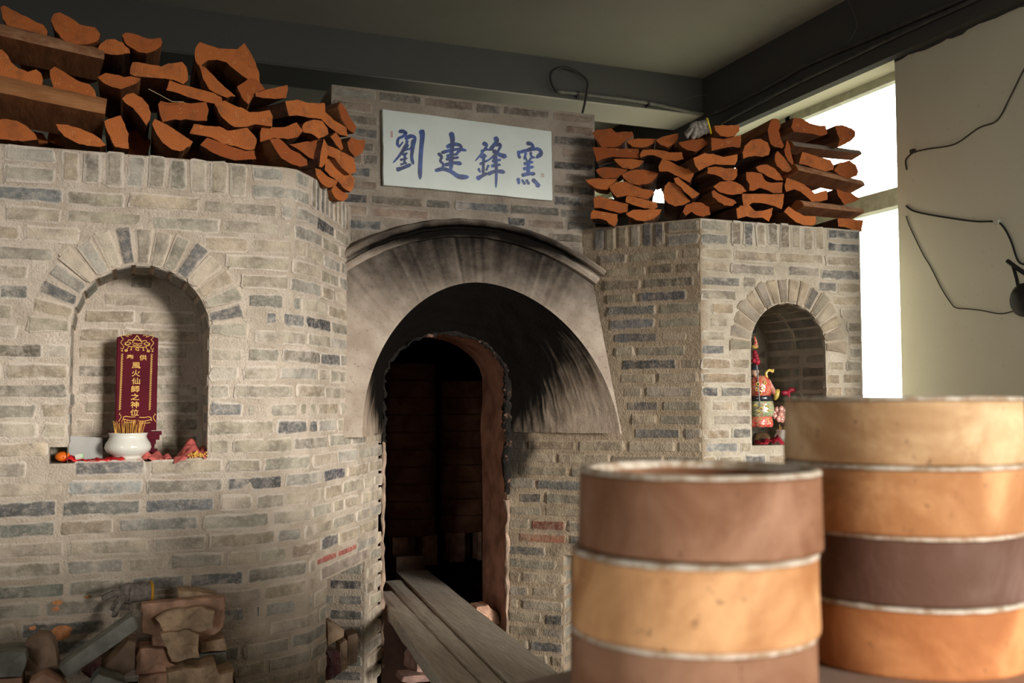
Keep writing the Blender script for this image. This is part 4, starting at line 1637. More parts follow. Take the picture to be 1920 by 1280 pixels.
LOGS_R = [
    (4, 6, 'notched blocky log', [(115, 215), (160, 185), (310, 168), (360, 215), (430, 205), (530, 205), (545, 240), (470, 290), (400, 350), (350, 365), (210, 365), (150, 280)], 0),
    (4, 6, 'thin flat half-moon log', [(470, 310), (500, 285), (600, 278), (780, 280), (760, 320), (690, 360), (620, 372), (540, 360)], 0),
    (4, 6, 'tilted half-moon log', [(780, 290), (850, 255), (930, 235), (1010, 222), (1015, 270), (970, 325), (900, 365), (830, 340)], 0),
    (4, 5, 'neat half-moon log under the glove', [(1012, 315), (1100, 300), (1200, 285), (1270, 275), (1325, 325), (1260, 380), (1190, 410), (1110, 400), (1050, 365)], 0),
    (4, 5, 'long flat slab log', [(122, 365), (250, 370), (400, 380), (600, 385), (610, 480), (480, 475), (330, 465), (220, 490), (160, 520), (140, 440)], 1),
    (4, 5, 'arched slab log', [(610, 440), (640, 395), (760, 390), (860, 400), (920, 420), (1050, 420), (1065, 490), (980, 510), (870, 495), (760, 450), (690, 450), (620, 475)], 1),
    (4, 4, 'dark-edged half-moon log', [(340, 490), (450, 485), (560, 490), (650, 510), (600, 570), (520, 595), (430, 580), (370, 530)], 0),
    (4, 4, 'sloping slab log', [(805, 570), (850, 490), (920, 510), (1000, 550), (1080, 590), (1180, 595), (1170, 660), (1130, 735), (1060, 700), (980, 655), (900, 620), (810, 620)], 1),
    (4, 3, 'pointed flat log', [(145, 605), (220, 575), (330, 580), (480, 600), (420, 650), (340, 690), (230, 690), (170, 640)], 0),
    (4, 3, 'cracked fan-shaped log', [(420, 650), (520, 605), (640, 595), (740, 620), (805, 640), (780, 690), (700, 745), (600, 765), (500, 735), (440, 690)], 0),
    (4, 2, 'leaf-shaped flat log', [(50, 710), (150, 690), (270, 695), (370, 700), (320, 760), (270, 810), (160, 800), (80, 750)], 0),
    (4, 2, 'broad chunky log', [(290, 780), (360, 735), (460, 725), (540, 765), (640, 800), (740, 815), (760, 850), (690, 910), (600, 890), (480, 870), (370, 890), (320, 840)], 1),
    (4, 2, 'round ringed log', [(855, 850), (870, 770), (910, 728), (980, 740), (1040, 800), (1080, 870), (1135, 930), (1060, 975), (980, 980), (910, 955), (868, 910)], 1),
    (4, 3, 'narrow leaning plank log', [(965, 690), (1010, 680), (1080, 740), (1160, 800), (1240, 855), (1160, 908), (1100, 850), (1040, 790), (980, 740)], 1),
    (4, 2, 'dark red slab log', [(130, 900), (170, 870), (300, 910), (400, 940), (490, 960), (480, 1040), (400, 1055), (300, 1025), (200, 1000), (130, 1000)], 1),
    (4, 1, 'pale thin plank log', [(462, 940), (480, 875), (560, 885), (680, 920), (785, 940), (800, 990), (760, 1020), (660, 1000), (560, 975)], 1),
    (4, 1, 'square chipped log', [(95, 1080), (120, 1020), (220, 1040), (380, 1065), (380, 1130), (345, 1195), (290, 1165), (260, 1130), (180, 1110), (100, 1115)], 1),
    (4, 1, 'bowl-shaped log', [(465, 1060), (540, 1020), (640, 1020), (740, 1015), (840, 1015), (820, 1060), (750, 1115), (660, 1140), (570, 1125), (500, 1090)], 0),
    (4, 1, 'humped barky log', [(1060, 1040), (1090, 970), (1170, 940), (1250, 940), (1330, 990), (1345, 1070), (1270, 1090), (1200, 1075), (1150, 1040), (1090, 1080)], 1),
    (5, 6, 'flat-topped log beside the glove', [(-5, 190), (130, 183), (248, 185), (240, 245), (200, 290), (130, 308), (60, 290), (10, 240)], 0),
    (5, 5, 'rectangular log with a bowed top', [(-35, 310), (100, 325), (200, 295), (260, 285), (268, 340), (255, 410), (180, 402), (80, 415), (-30, 440)], 1),
    (0, 4, 'wavy-topped thick log', [(1300, 296), (1322, 287), (1338, 289), (1357, 294), (1383, 289), (1382, 301), (1377.5, 309), (1359, 309), (1340, 308), (1322, 314), (1311, 320.5), (1304, 310.6)], 1),
    (0, 3, 'grey-faced block log', [(1326, 325), (1327, 314), (1341.5, 312), (1362.5, 315), (1383, 316), (1382, 329), (1375.6, 338), (1359, 338), (1351, 331), (1340, 327.5)], 1),
    (5, 5, 'big round dark-faced log', [(280, 460), (300, 390), (370, 330), (460, 320), (530, 360), (560, 430), (540, 480), (480, 500), (420, 490), (340, 500), (285, 520)], 1),
    (5, 6, 'upright waisted log', [(530, 240), (545, 170), (580, 120), (640, 130), (662, 190), (640, 240), (660, 320), (695, 390), (670, 415), (600, 400), (560, 375), (540, 310)], 1),
    (5, 4, 'grey oval-ended log', [(600, 530), (605, 480), (630, 445), (690, 500), (740, 570), (770, 630), (730, 655), (680, 640), (625, 590)], 0),
    (5, 5, 'thin upright sliver log', [(700, 430), (725, 330), (755, 390), (765, 470), (790, 560), (775, 578), (735, 540), (705, 480)], 0),
    (5, 6, 'double-lobed pinkish log', [(765, 200), (790, 110), (880, 120), (950, 165), (1050, 190), (1110, 190), (1130, 270), (1070, 295), (960, 265), (860, 260), (790, 250)], 0),
    (5, 6, 'greyish oval log against the window', [(1200, 190), (1280, 182), (1370, 215), (1408, 250), (1405, 300), (1350, 350), (1270, 390), (1230, 400), (1250, 330), (1220, 250)], 1),
    (5, 4, 'rough brown slab log', [(840, 570), (880, 450), (1000, 490), (1160, 535), (1190, 590), (1185, 630), (1100, 645), (1000, 615), (910, 580)], 1),
    (5, 4, 'brown ragged log against the window', [(1190, 640), (1250, 560), (1350, 540), (1410, 580), (1438, 650), (1425, 690), (1340, 720), (1260, 690)], 1),
    (5, 3, 'curved triangular log', [(410, 605), (460, 580), (530, 580), (600, 620), (660, 680), (685, 735), (620, 735), (540, 700), (480, 660), (440, 650)], 1),
    (5, 2, 'jagged lumpy log', [(315, 655), (400, 655), (470, 670), (510, 740), (560, 760), (680, 755), (675, 860), (590, 865), (520, 830), (450, 808), (390, 840), (345, 840), (355, 780), (320, 730)], 1),
    (5, 2, 'lens-shaped dark log', [(-10, 800), (50, 750), (140, 740), (220, 755), (280, 795), (322, 845), (260, 870), (160, 880), (60, 860)], 1),
    (5, 1, 'crescent log under the lens-shaped one', [(-10, 830), (40, 870), (120, 905), (190, 930), (220, 960), (180, 990), (100, 990), (40, 950), (-20, 900), (-30, 850)], 0),
    (5, 2, 'squared beam-like log', [(270, 870), (400, 870), (560, 875), (695, 872), (690, 960), (670, 1025), (590, 990), (480, 965), (380, 960), (340, 985), (290, 985)], 1),
    (5, 2, 'bent log with an upturned end', [(705, 790), (720, 710), (800, 735), (900, 780), (960, 830), (1010, 880), (1060, 850), (1125, 835), (1130, 930), (1050, 945), (970, 950), (930, 905), (860, 850), (800, 825), (715, 850)], 1),
    (5, 2, 'pointed shadowed log against the window', [(1215, 820), (1290, 850), (1360, 860), (1420, 900), (1452, 915), (1400, 950), (1300, 980), (1240, 900)], 1),
    (5, 1, 'gnarled log with a scooped top', [(218, 1020), (260, 990), (350, 985), (400, 1040), (480, 1040), (585, 1010), (570, 1080), (545, 1150), (480, 1110), (390, 1110), (320, 1095), (230, 1120)], 1),
    (5, 1, 'curved slab log', [(695, 1050), (740, 995), (800, 1040), (900, 1090), (1010, 1095), (1015, 1150), (990, 1190), (900, 1185), (820, 1155), (760, 1110)], 0),
    (5, 1, 'end log overhanging the pier corner', [(1230, 1115), (1330, 1115), (1400, 1130), (1490, 1135), (1470, 1245), (1380, 1230), (1300, 1205), (1235, 1195)], 1),
]
BACK = [([(88, 262), (92, 240), (120, 232), (150, 246), (158, 268), (140, 276), (105, 272)], 'dim log deep behind the thin half-moon one'),
        ([(30, 264), (50, 244), (80, 250), (92, 268), (60, 274)], 'dim log deep behind the chalk-smeared one'),
        ([(232, 284), (236, 250), (262, 240), (282, 262), (276, 290), (250, 292)], 'dim log deep behind the wide half-moon one'),
        ([(330, 292), (338, 262), (362, 256), (384, 276), (376, 298), (350, 300)], 'dim log deep behind the low flat slab')]
for poly, lb in BACK:
    tag(log(0, poly, 3.72, (0, 1, 0), .26, False), lb + ', tablet-side woodpile', 'firewood', 'split logs stacked on the tablet pier')
GL, GR = 'split logs stacked on the tablet pier', 'split logs stacked on the window pier'
itL, itR = [], []
for reg, layer, shape, poly, y, ax, ln, dome in LOGS_L:
    if ax is A_LD:
        ln *= .40 if px_of(reg, poly[0])[0] > 610 else .58
    o = log(reg, poly, y, ax, ln, bool(dome))
    itL.append((o, layer, shape, px_of(reg, poly[0])[0]))
poles = [
    ('L', 5, 'long round pole with peeling bark', (-110, 62), (190, 128), 3.50, 3.56, .075, .070, 'bark_tan', .1),
    ('L', 2, 'long smooth bare pole', (-110, 176), (194, 236), 3.52, 3.54, .105, .100, 'pole_tan', .1),
    ('R', 5, 'grey-barked pole against the window', (1478, 276), (1606, 291), 3.72, 3.76, .040, .034, 'bark_grey', .3),
    ('R', 3, 'reddish bark pole with a crack', (1482, 322), (1608, 350), 3.68, 3.72, .052, .046, 'bark_tan', .3),
    ('R', 1, 'pale bark pole lying crosswise', (1495, 390), (1609, 402), 3.68, 3.72, .044, .040, 'bark_tan', .2),
]
for sd, layer, shape, a, b_, ya, yb_, ra, rb, mk, fl in poles:
    o = pole(PY(a[0], a[1], ya), PY(b_[0], b_[1], yb_), ra, rb, [M['end'], M[mk], M['split']], True, flat=fl)
    (itL if sd == 'L' else itR).append((o, layer, shape, b_[0]))
for reg, layer, shape, poly, dome in LOGS_R:
    cx = sum(px_of(reg, p)[0] for p in poly) / len(poly)
    t = sstep(1290, 1345, cx)
    ax = Vector(A_RD).lerp(Vector((.06, 1, 0)), t)
    ln = .13 if cx < 1150 else (.28 if cx < 1230 else .44)
    o = log(reg, poly, yr(cx) + random.uniform(-.012, .012), ax, ln, bool(dome))
    itR.append((o, layer, shape, cx))
lab_logs(itL, 'tablet-side woodpile', GL)
lab_logs(itR, 'window-side woodpile', GR)
# loose straw caught in the pile
tag(MB().tube([PY(278, 166.5, 3.45), PY(300, 178, 3.45), PY(323, 190.5, 3.45), PY(345, 191, 3.46)], .0012, 5).build('straw', M['straw']), 'single pale straw caught between logs over the niche', 'straw')

# ---------------------------------------------------------------- gloves
def glove(name, label, wrist, palm, tips, thumb, rc, mat_, rim, parent=None):
    e = empty(name, wrist)
    tag(e, label, 'glove', None)
    mid = wrist.lerp(palm, .5)
    mb = MB()
    mb.tube(catmull([wrist, mid, palm], 5), [rc * (1 + .06 * math.sin(i * 2.1)) for i in range(11)], 14, caps=False)
    mb.ball(palm, rc * 1.12, 0, 14, 9, (1, .8, 1))
    for tp in tips + [thumb]:
        k1 = palm.lerp(tp, .55) + Vector((0, -.008, .010))
        pts = catmull([palm.lerp(tp, .15), k1, tp], 5)
        mb.tube(pts, [rc * lerp(.42, .30, i / (len(pts) - 1)) for i in range(len(pts))], 9)
        mb.ball(tp, rc * .31, 0, 9, 7)
    mb.V = [v + Vector((noise.noise(v * 60), noise.noise(v * 60 + Vector((7, 0, 0))), noise.noise(v * 60 + Vector((0, 7, 0))))) * .003 for v in mb.V]
    mb.build('knit_body', mat_, e, smooth=True)
    ax = (palm - wrist).normalized()
    a = ax.orthogonal().normalized()
    b2 = ax.cross(a)
    MB().tube([wrist + (a * math.cos(t * .35) + b2 * math.sin(t * .35)) * rc * (1 + .08 * math.sin(t * 1.7)) for t in range(18)], .0045, 7, closed=True).build('cuff_trim', rim, e, smooth=True)
    return e


yg = 3.70
glove('work_glove', 'crumpled grey knit glove with a yellow cuff on the window woodpile', PY(1329, 236, yg), PY(1306, 243, yg + .03), [PY(1288, 250, yg + .03), PY(1291, 246, yg + .07), PY(1289, 255, yg)], PY(1300, 257, yg - .02), .033, M['knit'], M['yellow'])
yg = 3.40
glove('work_glove', 'sooty grey glove with a mustard cuff band on the loose bricks', PY(283, 1109, yg), PY(240, 1112, yg - .01), [PY(193, 1112, yg - .03), PY(196, 1121, yg - .05), PY(213, 1140, yg - .05)], PY(214, 1152, yg - .07), .030, M['knit_dark'], M['mustard'])

# ---------------------------------------------------------------- things in the tablet niche
SZ = NL['sill']
tab = empty('spirit_tablet', (.030, YL + .15, SZ))
tag(tab, 'upright maroon spirit tablet with gold characters standing in the arched niche', 'tablet')
YT = YL + .135                     # face of the tablet board
tl, tr_, tb = PY(219, 634, YT), PY(297, 632, YT), PY(217, 806, YT)
x0, x1 = (PY(217, 720, YT).x), (PY(295, 720, YT).x)
zt = PY(258, 633, YT).z
zb = SZ + .098
V = []
top = [(lerp(x0, x1, i / 10), zt + .013 * math.sin(math.pi * i / 10)) for i in range(11)]
out = [(x0, zb)] + top + [(x1, zb)]
k = len(out)
for dy, ins in ((.022, 0), (.003, 0), (0, .003)):
    cxm = (x0 + x1) / 2
    V += [Vector((x + (ins if x < cxm else -ins) * (1 if abs(x - cxm) > 1e-4 else 0), YT + dy, z - (ins if z > zb + .01 else 0))) for x, z in out]
F = [tuple(range(k - 1, -1, -1))]
for r_ in (0, 1):
    F += [(r_ * k + i, r_ * k + (i + 1) % k, (r_ + 1) * k + (i + 1) % k, (r_ + 1) * k + i) for i in range(k)]
F.append(tuple(2 * k + i for i in range(k)))
mesh('board', V, F, M['lacquer'], tab)
cxm = (x0 + x1) / 2
mb = MB()
for wv, h0, h1, d0, d1 in ((.160, 0, .018, -.028, .050), (.142, .018, .034, -.018, .044), (.122, .034, .050, -.010, .038), (.130, .050, .066, -.014, .040), (.152, .066, .082, -.024, .046), (.165, .082, .094, -.028, .050), (.10, .094, .100, -.008, .035)):
    mb.box(cxm - wv / 2, cxm + wv / 2, YT + d0, YT + d1, SZ + h0 + .0005, SZ + h1 + .0005)
mb.build('stepped_base', M['lacquer_dark'], tab)


def text_mesh(txt, size, cx, cz, y, mat_, parent, name, bold=.0, sx=1.0, off=0):
    cu = bpy.data.curves.new('glyph', 'FONT')
    cu.body = txt
    cu.size = size
    cu.offset = bold * size
    cu.align_x, cu.align_y = 'CENTER', 'CENTER'
    cu.resolution_u = 4
    tmp = bpy.data.objects.new('glyph', cu)
    COL.objects.link(tmp)
    dg = bpy.context.evaluated_depsgraph_get()
    me = bpy.data.meshes.new_from_object(tmp.evaluated_get(dg))
    bpy.data.objects.remove(tmp)
    vs = [v.co.copy() for v in me.vertices]
    fs = [tuple(p.vertices) for p in me.polygons]
    bpy.data.meshes.remove(me)
    if not vs:
        return None
    mx_, mn_ = max(v.x for v in vs), min(v.x for v in vs)
    my_, ny_ = max(v.y for v in vs), min(v.y for v in vs)
    V = [Vector((cx + (v.x - (mx_ + mn_) / 2) * sx, y, cz + (v.y - (my_ + ny_) / 2))) for v in vs]
    return mesh(name, V, fs, mat_, parent)


YG = YT - .0008


def tpx(zx, zy):
    """A point read off the close-up of the tablet, on the face of the board."""
    return PY(190 + zx / 5.815, 600 + zy / 5.815, YG)


for txt, zx, zy in (('奉', 315, 405), ('供', 455, 408), ('風', 380, 493), ('火', 377, 578), ('仙', 377, 663), ('師', 372, 750), ('之', 368, 836), ('神', 364, 922), ('位', 362, 1006)):
    p = tpx(zx, zy)
    sz = .0205 if txt in '供奉' else .0235
    text_mesh(txt, sz, p.x, p.z, YG, M['gold'], tab, 'character', bold=.010, sx=1.22)


def gold_line(mb, pts, w=.0009, closed=False):
    pp = [tpx(*p) for p in pts]
    if len(pp) > 2:
        pp = catmull(pp, 4, closed)
    m = len(pp)
    V, F = [], []
    for i, p in enumerate(pp):
        a, b_ = pp[max(0, i - 1)], pp[min(m - 1, i + 1)]
        t = (b_ - a)
        t = t.normalized() if t.length > 1e-9 else Vector((1, 0, 0))
        nn = Vector((-t.z, 0, t.x)) * w
        V += [p + nn, p - nn]
    F = [(2 * i, 2 * i + 1, 2 * i + 3, 2 * i + 2) for i in range(m - 1)]
    mb.add(V, F)


orn = MB()
for mir in (0, 1):
    X = (lambda x: x) if not mir else (lambda x: 784 - x)
    Lq = lambda pts, w=.0009: gold_line(orn, [(X(a), b_ + (6 if mir else 0)) for a, b_ in pts], w)
    Lq([(330, 165), (300, 160), (285, 172), (300, 180), (270, 172), (235, 158), (215, 170), (225, 190), (240, 205), (225, 225), (213, 245), (232, 270), (245, 295), (228, 315), (212, 300)], .0008)
    Lq([(215, 330), (232, 340), (226, 322)], .0008)
    Lq([(390, 165), (370, 195), (350, 215), (392, 212)], .0011)
    Lq([(360, 215), (340, 245), (392, 255)], .0009)
    Lq([(345, 225), (300, 215), (285, 240), (260, 245), (262, 270), (300, 265), (320, 250), (300, 240)], .0010)
    Lq([(262, 255), (300, 285), (350, 290), (392, 290)], .0010)
    Lq([(340, 265), (365, 275), (392, 268)], .0010)
    Lq([(300, 285), (285, 310), (270, 325)], .0008)
    Lq([(255, 330), (270, 322), (285, 332), (268, 340), (255, 332)], .0014)
    Lq([(330, 292), (325, 315), (318, 325), (335, 322)], .0010)
    Lq([(392, 292), (375, 312), (380, 326), (392, 322)], .0010)
    Lq([(205, 1010), (195, 1025), (210, 1035), (215, 1060), (200, 1085), (190, 1105)], .0008)
    Lq([(245, 1085), (240, 1060), (270, 1048), (320, 1055), (372, 1052)], .0010)
    Lq([(230, 1090), (250, 1080), (270, 1085), (320, 1095), (372, 1092)], .0010)
    Lq([(250, 1110), (300, 1115), (372, 1112)], .0010)
# narrow fret borders down both edges
for xa, xb, ya, yb_, sk in ((218, 237, 368, 985, -27), (540, 558, 372, 985, -22)):
    nfr = 24
    for i in range(nfr):
        y0_, y1_ = lerp(ya, yb_, i / nfr), lerp(ya, yb_, (i + .86) / nfr)
        o0 = sk * i / nfr
        f2 = MB()
        ym = (y0_ + y1_) / 2
        gold_line(orn, [(xa + o0, y0_), (xb + o0, y0_)], .00055)
        gold_line(orn, [(xa + o0, ym), (xb + o0, ym)], .00055)
        gold_line(orn, [((xa + xb) / 2 + o0, y0_), ((xa + xb) / 2 + o0, y1_)], .00055)
        gold_line(orn, [(xa + o0, ym), (xa + o0, y1_)], .00055)
        gold_line(orn, [(xb + o0, y0_), (xb + o0, ym)], .00055)
orn.build('gilt_ornament', M['gold'], tab)

# incense burner with its sticks
BC = Vector((PY(240, 840, YL + .055).x, YL + .058, SZ))
burner = empty('incense_burner', BC)
tag(burner, 'squat white porcelain incense burner in front of the maroon tablet', 'incense burner')
prof = [(.001, .003), (.034, .003), (.038, .006), (.036, .012), (.044, .018), (.057, .028), (.061, .038), (.058, .050), (.051, .060), (.0475, .068), (.049, .074), (.0515, .0775), (.050, .079), (.046, .077), (.044, .070), (.044, .066), (.001, .066)]
mb = MB()
prof = [(a * 1.2, z * 1.18) for a, z in prof]
mb.lathe(BC, prof, 44)
mb.build('bowl', M['porcelain'], burner, smooth=True)
MB().lathe(BC, [(.001, .083), (.024, .082), (.0525, .080)], 30).build('ash', M['ash'], burner)
rnd = random.Random(4)
for i in range(46):
    a, r_ = rnd.uniform(0, 6.283), .043 * math.sqrt(rnd.random())
    b0 = BC + Vector((r_ * math.cos(a), r_ * math.sin(a), .078))
    h = rnd.uniform(.042, .058)
    t1 = b0 + Vector((r_ * math.cos(a) * .22 + rnd.uniform(-.004, .004), rnd.uniform(-.004, .004), h))
    o = MB().tube([b0, t1], [.0011, .0009], 5).build('incense_stick', M['incense'])
    tag(o, 'burnt-down golden incense stick standing in the white porcelain burner', 'incense', 'incense sticks in the white burner')

# red ribbon and cloth, rind fruit, small bottle, card
def cloth(name, pts_rows, mat_, label, cat, thick=.0015):
    """A thin cloth from rows of points, with its own thickness."""
    n, m = len(pts_rows), len(pts_rows[0])
    V = [Vector(p) for r_ in pts_rows for p in r_] + [Vector(p) - Vector((0, 0, thick)) for r_ in pts_rows for p in r_]
    F = []
    N_ = n * m
    for i in range(n - 1):
        for j in range(m - 1):
            a = i * m + j
            F += [(a, a + 1, a + m + 1, a + m), (N_ + a, N_ + a + m, N_ + a + m + 1, N_ + a + 1)]
    edge = [j for j in range(m)] + [i * m + m - 1 for i in range(1, n)] + [(n - 1) * m + j for j in range(m - 2, -1, -1)] + [i * m for i in range(n - 2, 0, -1)]
    for a, b_ in zip(edge, edge[1:] + edge[:1]):
        F.append((a, N_ + a, N_ + b_, b_))
    o = mesh(name, V, F, mat_, None, smooth=True)
    return tag(o, label, cat)


def ribbon(xa, xb, ya, yb_, amp, seed, nx=26, ny=6, lift=0.0, rise=None, sill=SZ):
    rows = []
    for i in range(nx):
        f = i / (nx - 1)
        x = lerp(xa, xb, f)
        row = []
        for j in range(ny):
            g = j / (ny - 1)
            z = sill + .004 + lift + amp * abs(noise.noise(Vector((x * 30, g * 2.5, seed)))) + (rise(f, g) if rise else 0)
            y = lerp(ya, yb_, g) + .006 * noise.noise(Vector((x * 22, g, seed + 3)))
            row.append(Vector((x, y, z)))
        rows.append(row)
    return rows


cloth('ribbon', ribbon(PY(118, 862, YL + .01).x, PY(236, 862, YL + .01).x, YL - .003, YL + .05, .026, 2), M['red'], 'bright red satin ribbon along the niche sill before the burner', 'ribbon')
cloth('cloth', ribbon(PY(256, 862, YL).x, PY(322, 862, YL).x, YL - .002, YL + .065, .024, 5, rise=lambda f, g: .016 * math.sin(f * 3.1) * g), M['red_pale'], 'faded red cloth running out from under the incense burner', 'cloth')
xa, xb = PY(326, 862, YL).x, PY(386, 862, YL).x
cloth('cloth_rosette', ribbon(xa, xb, YL - .018, YL + .075, .03, 8, 26, 10, rise=lambda f, g: .050 * math.sin(min(1, f * 1.25) * 2.2) ** 2 * (.35 + .65 * g) - (.010 * (1 - g) if g < .2 else 0)), M['red_pale'], 'pale red crumpled cloth rosette with gold beads in the niche corner', 'cloth')
ros = bpy.data.objects[-1] if False else None
mb = MB()
for i in range(46):
    f = random.random()
    px_ = lerp(352, 388, f)
    p = PY(px_, random.uniform(848, 858) - (3 if 365 < px_ < 375 else 0), YL - .022 + random.uniform(0, .012))
    mb.ball(p, .0032, 0, 7, 5)
tag(mb.build('bead_tassel', M['gold'], smooth=True), 'small cluster of dark gold beads on the faded rosette', 'tassel')
p = PY(118, 853, YL + .025)
fr = empty('mandarin', (p.x, p.y, SZ))
tag(fr, 'small shiny orange mandarin at the end of the red ribbon', 'fruit')
MB().ball((p.x, p.y, SZ + .0205), .0185, 0, 20, 12, (1.25, 1.1, .88)).build('rind', M['orange'], fr, smooth=True)
MB().ball((p.x + .003, p.y - .0198, SZ + .019), .0020, 0, 8, 6).build('stem_scar', M['black'], fr)
p = PY(149, 853, YL + .000)
bt = empty('vial', (p.x, p.y, SZ))
tag(bt, 'tiny pale green and white vial lying beside the mandarin', 'vial')
ax = Vector((.021, -.004, .004))
c = Vector((p.x, p.y, SZ + .0225))
MB().tube([c - ax * .62, c - ax * .5, c + ax * .3], [.006, .0105, .0105], 14).build('vial_body', M['porcelain'], bt, smooth=False)
MB().tube([c + ax * .3, c + ax * .42, c + ax * .60], [.0105, .0095, .006], 14).build('cap', M['green_cap'], bt)
YCd = YL + .10
cd = [PY(122, 848, YCd), PY(193, 850, YCd), PY(192, 820, YCd + .02), PY(125, 817, YCd + .02)]
cd[0].z = cd[1].z = SZ + .001
V = cd + [v + Vector((0, .0018, 0)) for v in cd]
tag(mesh('card', V, [(0, 1, 2, 3), (7, 6, 5, 4), (0, 4, 5, 1), (1, 5, 6, 2), (2, 6, 7, 3), (3, 7, 4, 0)], M['paper']), 'blank white card leaning in the niche behind the mandarin', 'card')

# ---------------------------------------------------------------- things in the figurine niche
SR = NR['sill']
YFi = YR + .085


def fpx(zx, zy, y=YFi):
    return PY(1360 + zx / 4.925, 600 + zy / 4.925, y)


fc = fpx(325, 700)
fig = empty('figurine', (fc.x, YFi, SR))
tag(fig, 'glazed porcelain warrior figurine in red and green robes holding a polearm', 'figurine')
zof = lambda zy: fpx(325, zy).z
cxf = lambda zx: fpx(zx, 800).x
mpx = (fpx(425, 800) - fpx(325, 800)).length / 100


def lobed(name, zc, prof, mat_, lob=0, amp=0, sy=.75):
    mb = MB()
    c = Vector((cxf(zc), YFi, 0))
    k_ = len(prof)
    n_ = 36
    V = []
    for (r_, zy, lobe) in prof:
        for j in range(n_):
            th = 2 * math.pi * j / n_
            q = r_ * mpx * (1 + amp * lobe * math.cos(lob * th))
            dz = -lobe * amp * 22 * mpx * (.5 + .5 * math.cos(lob * th))
            V.append(c + Vector((q * math.cos(th), q * math.sin(th) * sy, zof(zy) + dz)))
    F = [(i * n_ + j, i * n_ + (j + 1) % n_, (i + 1) * n_ + (j + 1) % n_, (i + 1) * n_ + j) for i in range(k_ - 1) for j in range(n_)]
    F += [tuple(reversed(range(n_))), tuple((k_ - 1) * n_ + j for j in range(n_))]
    mb.add(V, F)
    return mb.build(name, mat_, fig, smooth=True)


rb = MB()
rb.lathe((cxf(325), YFi, SR), [(.001, .0), (.050, .0), (.054, .012), (.046, .030), (.036, .050), (.001, .054)], 20, wob=.35, sy=.8)
rb.build('rock_base', M['rock'], fig, smooth=True)
lobed('skirt_hem', 330, [(92, 985, .8), (100, 960, .8), (96, 920, .4), (88, 885, .2), (80, 872, 0)], M['statue_red'], 6, .10)
lobed('robe_skirt', 335, [(98, 888, .3), (104, 850, .2), (102, 800, 0), (94, 760, 0), (90, 742, 0)], M['statue_green'], 5, .08)
lobed('belt', 335, [(92, 748, 0), (97, 740, 0), (97, 705, 0), (91, 696, 0)], M['statue_dark'])
lobed('armour', 320, [(88, 700, 0), (94, 660, 0), (92, 600, 0), (80, 550, 0), (58, 522, 0), (30, 512, 0)], M['statue_red'], 4, .05)
for zx, zy, r_ in ((300, 590, 14), (345, 630, 13), (290, 640, 12), (365, 580, 12), (320, 670, 13)):
    p = fpx(zx, zy, YFi - 70 * mpx)
    MB().tube([p + Vector((math.cos(t * .7) * r_ * mpx, 0, math.sin(t * .7) * r_ * mpx)) for t in range(9)], 4 * mpx, 6, closed=True).build('armour_ring', M['statue_yellow'], fig, smooth=True)
for zx, zy in ((275, 790), (330, 815), (390, 800), (310, 850), (400, 840)):
    p = fpx(zx, zy, YFi - 76 * mpx)
    MB().tube(catmull([p + Vector((-16 * mpx, .002, 0)), p + Vector((0, -.002, 8 * mpx)), p + Vector((14 * mpx, .003, -4 * mpx))], 4), 6 * mpx, 6).build('robe_swirl', M['statue_yellow'], fig, smooth=True)
mb = MB()
sh0, el, wr = fpx(385, 560), fpx(430, 640, YFi - .02), fpx(462, 680, YFi - .035)
mb.tube(catmull([sh0, el, wr], 6), [lerp(26, 20, i / 12) * mpx for i in range(13)], 12)
mb.build('sleeve', M['statue_pink'], fig, smooth=True)
MB().tube(catmull([wr, fpx(478, 650, YFi - .035), fpx(470, 700, YFi - .04), fpx(455, 735, YFi - .03)], 5), [8 * mpx + 14 * mpx * math.sin(i / 15 * 3.14) for i in range(16)], 10).build('cuff', M['statue_yellow'], fig, smooth=True)
MB().tube(catmull([fpx(385, 540), fpx(375, 490), fpx(405, 462), fpx(435, 475), fpx(438, 450)], 5), [11 * mpx] * 20 + [5 * mpx], 8).build('shoulder_flame', M['statue_yellow'], fig, smooth=True)
# head, looking out past the jamb
hc = fpx(268, 470, YFi + .01)
mb = MB()
mb.ball(hc, 40 * mpx, 0, 16, 12, (.85, .9, 1.1))
mb.ball(hc + Vector((.004, -36 * mpx, -4 * mpx)), 9 * mpx, 0, 8, 6)
mb.tube([fpx(285, 530, YFi), hc], 20 * mpx, 10)
mb.build('head', M['skin'], fig, smooth=True)
MB().ball(hc + Vector((-.008, -36 * mpx, 8 * mpx)), 4 * mpx).ball(hc + Vector((.016, -33 * mpx, 8 * mpx)), 4 * mpx).build('eyes', M['black'], fig)
MB().lathe(hc, [(44 * mpx, 8 * mpx), (46 * mpx, 22 * mpx), (34 * mpx, 44 * mpx), (14 * mpx, 62 * mpx), (.0005, 70 * mpx)], 18).build('helmet', M['statue_dark'], fig, smooth=True)
MB().lathe(hc, [(20 * mpx, -22 * mpx), (24 * mpx, -40 * mpx), (10 * mpx, -80 * mpx), (.0005, -95 * mpx)], 12).build('beard', M['statue_dark'], fig, smooth=True)
